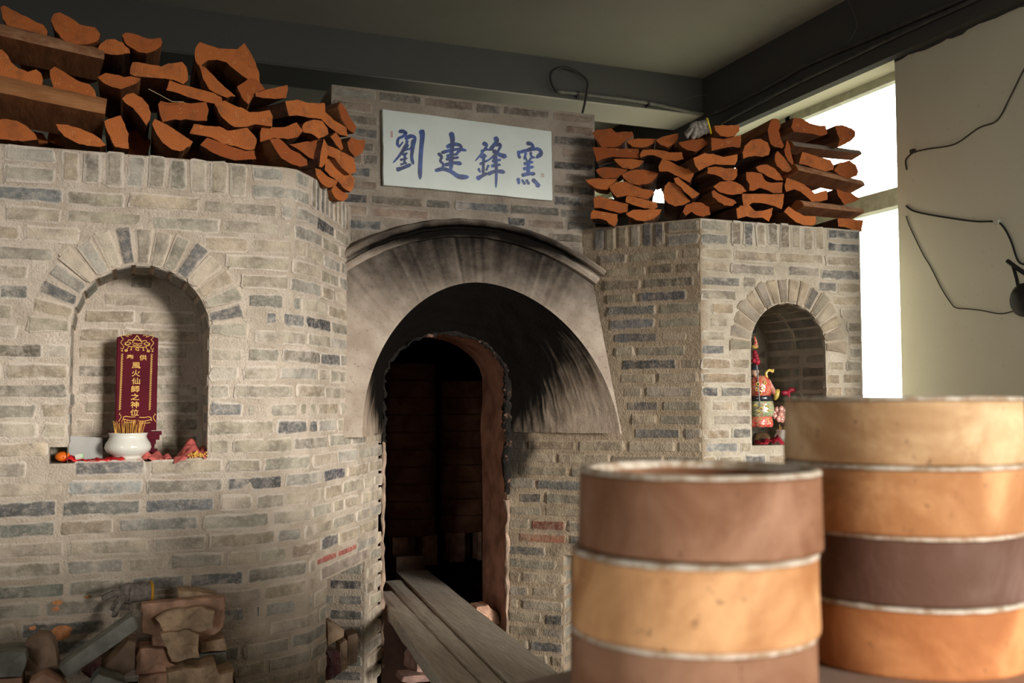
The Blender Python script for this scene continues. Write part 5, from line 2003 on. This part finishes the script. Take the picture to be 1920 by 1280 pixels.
# polearm
px0, px1 = fpx(300, 545, YFi - .03), fpx(268, 160, YFi - .03)
MB().tube([fpx(318, 800, YFi - .055), px0, px1.lerp(px0, .35)], .0035, 8).build('pole', M['steel'], fig)
mb = MB()
for zx, zy, r_ in ((278, 330, 26), (292, 385, 26), (262, 375, 20), (285, 355, 24), (272, 300, 20)):
    mb.ball(fpx(zx, zy, YFi - .03), r_ * mpx, 0, 10, 7)
mb.build('tassel', M['maroon'], fig, smooth=True)
MB().ball(fpx(275, 245, YFi - .03), 22 * mpx, 0, 10, 7, (1.4, .7, .7)).build('collar', M['statue_yellow'], fig, smooth=True)
MB().tube(catmull([fpx(275, 250, YFi - .03), fpx(280, 205, YFi - .03), fpx(268, 150, YFi - .03)], 5), [20 * mpx * (1 - i / 11) ** .7 + .0004 for i in range(11)], 8).build('blade_flame', M['statue_red'], fig, smooth=True)
# little burner, sticks, flower and cloth beside it
bc = fpx(560, 1060, YR + .055)
bc = Vector((bc.x, YR + .058, SR))
b2 = empty('incense_burner', bc)
tag(b2, 'small white porcelain incense burner beside the figurine', 'incense burner')
MB().lathe(bc, [(a * .82, z * .82) for a, z in [(.001, .003), (.034, .003), (.038, .006), (.036, .012), (.044, .018), (.057, .028), (.061, .038), (.058, .050), (.051, .060), (.0475, .068), (.0515, .0775), (.050, .079), (.046, .077), (.044, .066), (.001, .066)]], 36).build('bowl', M['porcelain'], b2, smooth=True)
MB().lathe(bc, [(.001, .058), (.036, .055)], 24).build('ash', M['ash'], b2)
for i in range(16):
    a, r_ = rnd.uniform(0, 6.283), .030 * math.sqrt(rnd.random())
    b0 = bc + Vector((r_ * math.cos(a), r_ * math.sin(a), .054))
    o = MB().tube([b0, b0 + Vector((rnd.uniform(-.008, .008), rnd.uniform(-.005, .005), rnd.uniform(.022, .036)))], .001, 5).build('incense_stick', M['incense'])
    tag(o, 'burnt-down golden incense stick in the burner beside the figurine', 'incense', 'incense sticks beside the figurine')
fl = fpx(505, 870, YR + .10)
fw = empty('paper_flower', (fl.x, fl.y, SR))
tag(fw, 'pink ruffled paper flower behind the small burner', 'flower')
mb = MB()
for i in range(9):
    a = i * .7
    d = Vector((math.cos(a), -.4 * math.sin(a * 1.7), math.sin(a))) * .024
    mb.ball(fl + d, .015, 0, 9, 6, (1, .5, 1))
mb.ball(fl, .018, 0, 9, 6)
mb.build('petals', M['statue_pink'], fw, smooth=True)
MB().tube([Vector((fl.x, fl.y + .01, SR + .001)), fl], .003, 6).build('stalk', M['statue_dark'], fw)
rb2 = fpx(585, 660, YR + .16)
bw = empty('bow', (rb2.x, rb2.y, SR))
tag(bw, 'dark red satin bow at the back of the figurine niche', 'bow')
MB().ball(rb2 + Vector((-.022, 0, -.006)), .022, 0, 10, 7, (1.1, .5, .55)).ball(rb2 + Vector((.018, 0, .008)), .020, 0, 10, 7, (1.1, .5, .6)).ball(rb2, .010).build('loops', M['maroon'], bw, smooth=True)
MB().tube([Vector((rb2.x, rb2.y, SR + .001)), rb2], .006, 7).build('tail', M['maroon'], bw)
cloth('cloth', ribbon(fpx(235, 1140).x - .01, fpx(440, 1140).x, YR - .004, YR + .05, .028, 12, rise=lambda f, g: .03 * g * f, sill=SR), M['maroon'], 'dark red satin cloth at the foot of the figurine', 'cloth')

# ---------------------------------------------------------------- planks into the kiln mouth
ZP = .55
plk = [[(700, 1060), (720, 1096), (842, 1300), (915, 1300)],
       [(705, 1020), (731, 1081), (925, 1300), (952, 1288)],
       [(744, 1073), (808, 1068), (1040, 1252), (945, 1290)]]


def plank(xa0, xb0, xa1, xb1, y0, y1, z, th, label, seed):
    n_ = 26
    V, F = [], []
    for i in range(n_ + 1):
        f = i / n_
        y = lerp(y0, y1, f)
        a = lerp(xa0, xa1, f) + .005 * noise.noise(Vector((y * 5, seed, 0))) + .003 * noise.noise(Vector((y * 21, seed, 0)))
        b_ = lerp(xb0, xb1, f) + .005 * noise.noise(Vector((y * 5, seed + 5, 0))) + .003 * noise.noise(Vector((y * 21, seed + 5, 0)))
        for (x, zz) in ((a + .003, z), (lerp(a, b_, .35), z + .002), (lerp(a, b_, .7), z + .001), (b_ - .003, z), (b_, z - .005), (b_, z - th), (a, z - th), (a, z - .006)):
            V.append(Vector((x, y, zz + .002 * noise.noise(Vector((x * 9, y * 4, seed))))))
    k_ = 8
    for i in range(n_):
        for j in range(k_):
            F.append((i * k_ + j, i * k_ + (j + 1) % k_, (i + 1) * k_ + (j + 1) % k_, (i + 1) * k_ + j))
    F += [tuple(range(k_)), tuple(n_ * k_ + j for j in reversed(range(k_)))]
    return tag(mesh('plank', V, F, M['plank']), label, 'plank', 'planks laid into the kiln mouth')


pz = lambda px, py: PZ(px, py, ZP)
# edges read off the photograph, on the plane of the planks
def edge(p, q_):
    a, b_ = pz(*p), pz(*q_)
    return lambda y: a.x + (b_.x - a.x) * (y - a.y) / (b_.y - a.y)


E0 = edge((722, 1131), (829, 1279))
E1 = edge((729, 1098), (900, 1278))
E2 = edge((744, 1076), (938, 1266))
E3 = edge((806, 1072), (1031, 1250))
yn, ga = 2.62, .006
plank(E0(4.62), E1(4.62) - ga, E0(yn), E1(yn) - ga, 4.62, yn, ZP, .055, 'thick pale plank with a rounded edge next to the stoke hole wall', 1)
plank(E1(4.90) + ga, E2(4.90) - ga, E1(yn) + ga, E2(yn) - ga, 4.90, yn, ZP - .004, .045, 'narrow middle plank between the two wider planks', 2)
plank(E2(5.10) + ga, E3(5.10), E2(yn) + ga, E3(yn), 5.10, yn, ZP + .002, .045, 'wide grey plank on the saggar side of the kiln mouth', 3)
# trestle board under the near end, out of sight below the frame
tr = MB()
tr.box(.74, 1.40, 2.66, 2.74, .44, .494)
tr.box(.78, .84, 2.67, 2.73, 0, .44)
tr.box(1.30, 1.36, 2.67, 2.73, 0, .44)
tag(tr.build('trestle', M['brownclay']), 'low wooden trestle under the near ends of the planks', 'trestle')

# ---------------------------------------------------------------- loose bricks
def chunk(name, label, reg_pts, y, depth, mat_, group, rough=.004, tiltv=(0, 0)):
    """A brick or slab with the seen outline of its face and its own depth."""
    pts = [PY(px_, py_, y) for px_, py_ in reg_pts]
    ar = sum(a.x * b_.z - b_.x * a.z for a, b_ in zip(pts, pts[1:] + pts[:1]))
    if ar < 0:
        pts.reverse()
    fine = []
    for a, b_ in zip(pts, pts[1:] + pts[:1]):
        m_ = max(1, int((b_ - a).length / .014))
        fine += [a.lerp(b_, i / m_) for i in range(m_)]
    c_ = sum(fine, Vector()) / len(fine)
    fine = [p + (p - c_).normalized() * rough * noise.noise(p * 40 + Vector((y, 0, 0))) for p in fine]
    n_ = len(fine)
    V = []
    for dy, sc in ((0.0, .965), (.006, 1.0), (depth * .5, 1.0), (depth - .006, .99), (depth, .95)):
        for p in fine:
            q_ = c_ + (p - c_) * sc
            V.append(q_ + Vector((tiltv[0] * dy, dy + tiltv[1] * (p.z - c_.z), tiltv[0] * 0)) + Vector((0, rough * noise.noise(p * 30), 0)))
    inner = []
    b0 = len(V)
    for p in fine:
        q_ = c_ + (p - c_) * .55
        V.append(q_ + Vector((0, -.001 + rough * 1.6 * noise.noise(q_ * 45) + tiltv[1] * (q_.z - c_.z), 0)))
    V.append(c_ + Vector((0, -.002, 0)))
    F = []
    for r_ in range(4):
        F += [(r_ * n_ + i, r_ * n_ + (i + 1) % n_, (r_ + 1) * n_ + (i + 1) % n_, (r_ + 1) * n_ + i) for i in range(n_)]
    F += [(i, b0 + i, b0 + (i + 1) % n_, (i + 1) % n_) for i in range(n_)]
    F += [(b0 + i, b0 + n_, b0 + (i + 1) % n_) for i in range(n_)]
    F.append(tuple(4 * n_ + i for i in reversed(range(n_))))
    o = mesh(name, V, F, mat_, None)
    return tag(o, label, 'brick', group)


z7 = lambda pts: [(x / 4.174, 1060 + y / 4.174) for x, y in pts]
G7 = 'loose bricks heaped at the foot of the pier'
chunk('loose_brick', 'thin rough tan slab peeping over the big pink tile', z7([(1395, 262), (1400, 200), (1550, 205), (1700, 235), (1640, 256)]), 3.36, .09, M['tanclay'], G7)
chunk('loose_brick', 'large pink fired tile at the top of the loose bricks', z7([(1105, 530), (1105, 300), (1380, 275), (1640, 250), (1765, 245), (1755, 480), (1680, 540), (1560, 565), (1400, 560), (1200, 545)]), 3.30, .05, M['pinkclay'], G7)
chunk('loose_brick', 'rough crumbly tan chunk leaning on the pink tile', z7([(1215, 420), (1300, 360), (1450, 340), (1580, 330), (1680, 360), (1675, 500), (1560, 520), (1480, 510), (1270, 520), (1240, 450)]), 3.255, .04, M['tanclay'], G7, .008)
chunk('loose_brick', 'squarish rough chunk under the crumbly tan one', z7([(1250, 530), (1480, 505), (1560, 540), (1560, 720), (1340, 765), (1310, 660), (1270, 590)]), 3.235, .05, M['tanclay'], G7, .008)
chunk('loose_brick', 'small rough brick end beside the squarish chunk', z7([(1570, 600), (1760, 565), (1770, 660), (1570, 680)]), 3.32, .10, M['tanclay'], G7, .006)
chunk('loose_brick', 'greenish dark brick below the small rough end', z7([(1400, 790), (1560, 690), (1770, 672), (1772, 800), (1400, 850)]), 3.33, .10, M['greyclay'], G7)
chunk('loose_brick', 'pinkish brown brick with a bumpy top', z7([(1060, 860), (1060, 720), (1090, 650), (1280, 655), (1330, 760), (1400, 790), (1300, 830)]), 3.27, .10, M['pinkclay'], G7, .006)
chunk('loose_brick', 'crusty tan brick lowest by the pier corner', z7([(1310, 840), (1500, 800), (1690, 770), (1720, 850), (1830, 830), (1840, 1000), (1310, 1000)]), 3.20, .12, M['tanclay'], G7, .008)
chunk('loose_brick', 'brown brick under the bumpy-topped one', z7([(1080, 1000), (1090, 880), (1200, 850), (1310, 840), (1310, 1000)]), 3.25, .12, M['pinkclay'], G7, .006)
chunk('loose_brick', 'pink brick hidden in the middle of the heap', z7([(1195, 640), (1195, 540), (1330, 545), (1330, 660), (1290, 665)]), 3.31, .10, M['pinkclay'], G7)
chunk('loose_brick', 'long dark grey brick leaning diagonally against the heap', z7([(455, 800), (750, 590), (1040, 390), (1085, 490), (800, 695), (510, 888)]), 3.16, .085, M['greyclay'], G7, .002)
chunk('loose_brick', 'brown brick lying behind the long grey one', z7([(790, 830), (1000, 590), (1065, 600), (1060, 800), (930, 895)]), 3.24, .11, M['brownclay'], G7, .003)
chunk('loose_brick', 'tall brown brick leaning beside the long grey one', z7([(190, 1000), (190, 620), (290, 550), (380, 550), (440, 640), (455, 780), (500, 900), (470, 1000)]), 3.20, .09, M['brownclay'], G7, .004)
chunk('loose_brick', 'grey brick with a rounded corner at the end of the heap', z7([(-90, 690), (60, 668), (200, 675), (215, 740), (170, 872), (-90, 885)]), 3.14, .12, M['greyclay'], G7, .004)
chunk('loose_brick', 'pale grey brick corner below the brown ones', z7([(690, 1000), (710, 920), (770, 850), (960, 915), (1000, 1000)]), 3.13, .10, M['greyclay'], G7, .003)
chunk('loose_brick', 'pinkish brick corner before the tall brown brick', z7([(190, 1000), (230, 915), (350, 850), (480, 915), (540, 1000)]), 3.11, .08, M['pinkclay'], G7, .003)
chunk('loose_brick', 'pinkish brick under the rounded grey one', z7([(-90, 1000), (-90, 892), (170, 880), (180, 1000)]), 3.16, .12, M['pinkclay'], G7, .003)
chunk('loose_brick', 'plum-coloured brick end deep in the heap', z7([(640, 830), (690, 770), (790, 760), (790, 850), (700, 880)]), 3.25, .08, M['redclay'], G7, .004)
# low ledge that carries the heap, below the frame
MB().box(-.75, .36, 3.06, 3.47, 0, .545).build('ledge', M['mortar'], kiln)

# bricks kept in the stoke hole
zs_ = lambda pts: [(560 + x / 3.556, 1000 + y / 3.556) for x, y in pts]
G8 = 'loose bricks in the stoke hole'
ys_ = 3.80
chunk('loose_brick', 'pale tan brick lying flat on top in the stoke hole', zs_([(190, 590), (225, 590), (305, 645), (305, 685), (195, 750)]), 3.80, .08, M['tanclay'], G8, .003)
chunk('loose_brick', 'plum glazed brick standing in the stoke hole', zs_([(185, 985), (185, 780), (230, 770), (275, 785), (285, 920), (240, 960)]), 3.775, .07, M['redclay'], G8, .006)
chunk('loose_brick', 'pale upright brick in the middle of the stoke hole', zs_([(270, 940), (275, 735), (310, 710), (325, 715), (325, 900)]), 3.83, .08, M['paper'] if False else M['tanclay'], G8, .003)
chunk('loose_brick', 'brown upright brick at the back of the stoke hole', zs_([(325, 890), (325, 680), (390, 660), (398, 700), (390, 860)]), 3.88, .09, M['brownclay'], G8, .003)
MB().box(.70, 1.00, 3.70, 4.05, .12, .20).build('hearth_slab', M['chamber'], kiln)

# rubble under the planks and at the jamb foot
G9 = 'pink rubble at the kiln mouth'
chunk('rubble_brick', 'pink brick in the dark pit under the planks', [(780, 1268), (782, 1244), (790, 1228), (806, 1226), (830, 1262), (836, 1275)], 3.95, .2, M['pinkslab'], G9, .004)
chunk('rubble_brick', 'flat pink slab lying in front in the pit', [(752, 1278), (756, 1268), (790, 1265), (826, 1266), (836, 1274), (770, 1281)], 3.90, .1, M['pinkslab'], G9, .004)
chunk('rubble_brick', 'crumbling pink clay lump at the foot of the door jamb', [(892, 1150), (895, 1138), (915, 1134), (935, 1150), (938, 1170), (920, 1172)], 4.36, .1, M['pinkclay'], G9, .008)

# ---------------------------------------------------------------- saggars
def saggar(name, c, r, h, col, label, cat='saggar', group=None, th=.016, tilt=(0, 0), n_=64, part=True):
    e = empty(name, c)
    tag(e, label, cat, group)
    mb = MB()
    prof = [(.001, .012), (r - th - .004, .012), (r - th, .018), (r - th, h - .008), (r - th + .002, h - .0065), (r - .002, h - .0065), (r, h - .009), (r * 1.002, h * .5), (r * 1.012, .006), (r * 1.008, .001), (r * .9, 0.0), (.001, 0.0)]
    mb.lathe((0, 0, 0), prof, n_)
    V = [v + Vector((noise.noise(v * 14 + c * 7), noise.noise(v * 14 + c * 7 + Vector((4, 0, 0))), 0)) * .0016 for v in mb.V]
    me_ = [v + c for v in V]
    o = mesh('body', me_, mb.F, M['saggar'], e, smooth=True, origin=c)
    o.color = (*col, 1)
    if part:
        mr = MB()
        mr.lathe((0, 0, 0), [(r - th - .0004, h - .010), (r - th, h - .003), (r - th + .003, h), (r - .003, h), (r + .0004, h - .002), (r + .0009, h - .0055)], n_)
        V = [v + Vector((noise.noise(v * 14 + c * 7), noise.noise(v * 14 + c * 7 + Vector((4, 0, 0))), 0)) * .0016 + Vector((0, 0, .0012 * noise.noise(v * 60 + c) - (.003 * noise.noise(v * 25 + c) if v.z < h - .006 else 0))) + c for v in mr.V]
        mesh('rim', V, mr.F, M['rim'], e, smooth=True, origin=c)
    if tilt != (0, 0):
        e.rotation_euler = (tilt[0], tilt[1], 0)
    return e


ZTB = 1.079
BR1, BR2, OR1, OR2, TAN = (.36, .19, .115), (.215, .130, .105), (.74, .40, .19), (.70, .31, .125), (.74, .51, .295)
fs = Vector((.660, 1.060, ZTB))
GS = 'saggars of the stack nearest the camera'
saggar('saggar', fs + Vector((-.008, .004, 0)), .146, .0985, BR1, 'brown saggar at the bottom of the near short stack, below the orange one', group=GS)
saggar('saggar', fs + Vector((-.008, 0, .099)), .1465, .0935, OR1, 'orange saggar in the middle of the near short stack', group=GS)
saggar('saggar', fs + Vector((.004, .006, .193)), .1455, .0945, BR1, 'brown open saggar with a pale rim on top of the near short stack', group=GS)
rs = Vector((1.089, 1.1835, ZTB))
GS2 = 'saggars of the tall stack beside the near one'
rings = [(0, .000, .168, OR2, 'orange and tan saggar at the bottom of the tall stack by the window'), (.003, .003, .167, BR2, 'greyish brown saggar, second from the bottom of the tall stack'),
         (-.002, -.002, .168, OR1, 'tan-orange saggar, third from the bottom of the tall stack'), (0, 0, .167, TAN, 'pale tan saggar with a dark speck on top of the tall stack')]
for i, (dx, dy, r_, c_, lb) in enumerate(rings):
    saggar('saggar', rs + Vector((dx, dy, .0938 * i)), r_, .0934, c_, lb, group=GS2)
sp = PY(1777, 807, rs.y - .15)
ts = Vector((1.47, 1.215, ZTB))
for i, (c_, lb) in enumerate(((OR2, 'deep orange saggar at the bottom of the stack cut by the frame edge'), (BR1, 'brown saggar, second in the stack cut by the frame edge'), (OR2, 'orange saggar, third in the stack cut by the frame edge'), (OR1, 'orange-tan saggar on top of the stack cut by the frame edge'))):
    saggar('saggar', ts + Vector((0, 0, .0938 * i)), .165, .0934, c_, lb, group='saggars of the farthest stack on the table')
# table board they stand on
tb_ = empty('table', (1.1, 1.1, 0))
tag(tb_, 'dusty pink board table carrying the saggar stacks', 'table')
ang = R(20)
u_, v_ = Vector((math.cos(ang), math.sin(ang), 0)), Vector((math.sin(ang), -math.cos(ang), 0))
o0 = Vector((.30, 1.165, 0))
co = [o0, o0 + u_ * 1.80, o0 + u_ * 1.80 + v_ * .62, o0 + v_ * .62]
V = [c_ + Vector((0, 0, ZTB - .0005)) for c_ in co] + [c_ + Vector((0, 0, ZTB - .038)) for c_ in co]
mesh('tabletop', V, [(3, 2, 1, 0), (4, 5, 6, 7), (0, 1, 5, 4), (1, 2, 6, 5), (2, 3, 7, 6), (3, 0, 4, 7)], [M['table'], M['table_edge']], tb_, [0, 1, 1, 1, 1, 1])
cm = sum(co, Vector()) / 4
ci = [c_.lerp(cm, .06) for c_ in co]
for i, nm in enumerate(('back_panel', 'side_panel', 'front_panel', 'side_panel')):
    a_, b_ = ci[i], ci[(i + 1) % 4]
    nn = (cm - (a_ + b_) / 2).normalized() * .025
    V = [a_, b_, b_ + nn, a_ + nn]
    V = [v + Vector((0, 0, .001)) for v in V] + [v + Vector((0, 0, ZTB - .039)) for v in V]
    mesh(nm, V, [(3, 2, 1, 0), (4, 5, 6, 7), (0, 1, 5, 4), (1, 2, 6, 5), (2, 3, 7, 6), (3, 0, 4, 7)], M['table_edge'], tb_)

# saggars and props inside the chamber
def small_saggar(c, r, h, lb, grp):
    mb = MB()
    mb.lathe(c, [(.001, 0), (r * .97, 0), (r, .006), (r, h - .008), (r - .004, h - .001), (r - .016, h - .001), (r - .018, .012), (.001, .012)], 40)
    o = mb.build('saggar', M['saggar'], None, smooth=False, origin=c)
    o.color = (.30, .145, .085, 1)
    return tag(o, lb, 'saggar', grp)


zb1 = PY(770, 1000, 5.66).z
for st_, (px_, n_r, y_) in enumerate(((768, 10, 5.66), (872, 9, 5.72))):
    c_ = PY(px_, 1000, y_)
    hh = .099
    for i in range(n_r):
        if n_r - 1 - i == 0:
            lb = ('brown saggar on top of the dim stack by the pale jamb', 'brown saggar on top of the dim stack by the scorched jamb')[st_]
        else:
            lb = '%s brown saggar from the bottom, dim stack by the %s jamb' % (ORD[i + 1], ('pale', 'scorched')[st_])
        small_saggar(Vector((c_.x, y_, zb1 + hh * i)), .152, hh - .0015, lb, 'saggars stacked inside the kiln')
    # clay props carry each stack
    for k_, (dx, dy) in enumerate(((-.09, -.08), (.09, -.06), (0, .09))):
        MB().box(c_.x + dx - .045, c_.x + dx + .045, y_ + dy - .05, y_ + dy + .05, .50, zb1 - .001).build('clay_prop', M['pinkclay'], kiln)
tag(MB().box(1.40, 1.56, 5.28, 5.40, .5005, .60).build('kiln_brick', M['brownclay']), 'dark block on the chamber floor behind the planks', 'brick')

# ---------------------------------------------------------------- wires, conduits, wall fitting
def wire(name, pts, r_, mat_, label, cat='wire', sub=8):
    return tag(MB().tube(catmull(pts, sub), r_, 7).build(name, mat_, smooth=True), label, cat)


xw = RX - .005
wire('cable', [PX(x, y, xw) for x, y in ((1960, 60), (1920, 130), (1895, 180), (1870, 225), (1835, 240), (1790, 270), (1740, 279), (1713, 285))], .0034, M['wire_brown'], 'brown cable sagging across the upper cream wall to the window edge', 'cable')
wire('cable', [PX(x, y, xw) for x, y in ((1715, 284), (1703, 293), (1698, 302), (1700, 318))], .004, M['wire_brown'], 'short cable end bent round the window edge', 'cable')
wire('cable', [PX(x, y, xw) for x, y in ((1699, 386), (1712, 395), (1740, 402), (1790, 410), (1830, 415), (1860, 415), (1874, 418), (1886, 432), (1897, 455), (1905, 480), (1913, 493), (1930, 497))], .0042, M['wire'], 'black cable along the cream wall to the black fitting', 'cable')
wire('cable', [PX(x, y, xw) for x, y in ((1699, 405), (1706, 425), (1730, 475), (1745, 500), (1765, 540), (1783, 568), (1793, 577), (1815, 579), (1840, 582), (1875, 588), (1900, 583), (1925, 575))], .0026, M['wire_brown'], 'thin brown cable drooping low across the cream wall', 'cable')
cl = MB()
p = PX(1872, 417, RX)
cl.box(p.x - .018, p.x, p.y - .012, p.y + .012, p.z - .008, p.z + .012)
tag(cl.build('cable_clip', M['porcelain']), 'small white clip holding the black cable to the wall', 'clip')
p = PX(1714, 284, RX)
tag(MB().box(p.x - .016, p.x, p.y - .012, p.y + .012, p.z - .008, p.z + .010).build('cable_clip', M['wire_brown']), 'brown clip holding the cable at the window edge', 'clip')
fx = PX(1924, 562, RX - .05)
fit = empty('wall_fan', (RX, fx.y, fx.z))
tag(fit, 'black bracketed wall fitting cut off by the frame edge', 'fitting')
MB().lathe((0, 0, 0), [(.001, 0), (.060, .0), (.072, .02), (.068, .06), (.045, .085), (.001, .09)], 28).build('housing', M['black'], fit, smooth=True, origin=(0, 0, 0))
hs = bpy.data.objects['housing'] if 'housing' in bpy.data.objects else None
hs.location = Vector((RX - .005, fx.y, fx.z)) - WPOS[fit]
hs.rotation_euler = (0, R(-90), 0)
MB().tube([PX(1889, 489, RX - .05), PX(1905, 501, RX - .05), PX(1935, 521, RX - .03)], .0095, 8).build('bracket_arm', M['black'], fit)
MB().tube([PX(1899, 497, RX - .05), PX(1906, 522, RX - .06), PX(1910, 540, RX - .07)], .007, 8).build('bracket_arm', M['black'], fit)

# conduit along the far beam, with the loop of wire from its end
yb2 = 5.34 - .012
cpts = [PY(x, y, yb2) for x, y in ((1045, 172), (1085, 176), (1150, 184), (1215, 193), (1262, 203), (1300, 211))]
cpts += [PY(1318, 214, yb2)]
tag(MB().tube(catmull(cpts, 4), .0105, 8).build('conduit', M['conduit_light'], smooth=True), 'thin pale conduit along the face of the far beam', 'conduit')
xb_ = RX - .06 - .012
for pts, lb in (([(1330, 214), (1360, 203), (1440, 163), (1507, 124), (1560, 101), (1640, 68), (1796, 2), (1860, -28)], 'dark conduit running up the long beam, upper of two'),
                ([(1352, 231), (1400, 205), (1487, 159), (1560, 124), (1640, 86), (1712, 52), (1800, 12), (1880, -26)], 'dark conduit running up the long beam, lower of two')):
    tag(MB().tube([PX(x, y, xb_) for x, y in pts], .011, 8).build('conduit', M['conduit'], smooth=True), lb, 'conduit')
for x, y in ((1083, 176), (1215, 194)):
    p = PY(x, y, yb2)
    tag(MB().box(p.x - .008, p.x + .008, 5.318, 5.339, p.z - .026, p.z + .014).build('conduit_clip', M['wire']), 'dark clip on the pale conduit, %s the wire loop' % ('beside' if x < 1100 else 'away from'), 'clip')
yl = 5.30
lp = [PY(x, y, yl) for x, y in ((1044, 173), (1036, 160), (1032, 145), (1036, 134), (1050, 127), (1066, 128), (1084, 136), (1098, 147), (1102, 158), (1100, 175), (1096, 195), (1092, 212))]
wire('wire_loop', lp, .0075, M['wire'], 'looped black wire rising from the plaque wall to the beam', 'wire', 6)
wire('cobweb_thread', [PX(x, y, xb_ - .02) for x, y in ((1585, -10), (1598, 18), (1607, 45), (1600, 65), (1592, 78))], .0014, M['conduit_light'], 'pale dangling cobweb thread on the long beam', 'cobweb')
wire('cobweb_thread', [PY(x, y, 5.30) for x, y in ((1285, 186), (1305, 180), (1325, 178), (1334, 172), (1342, 175), (1360, 177))], .0016, M['conduit_light'], 'pale crooked cobweb thread in the beam corner', 'cobweb')
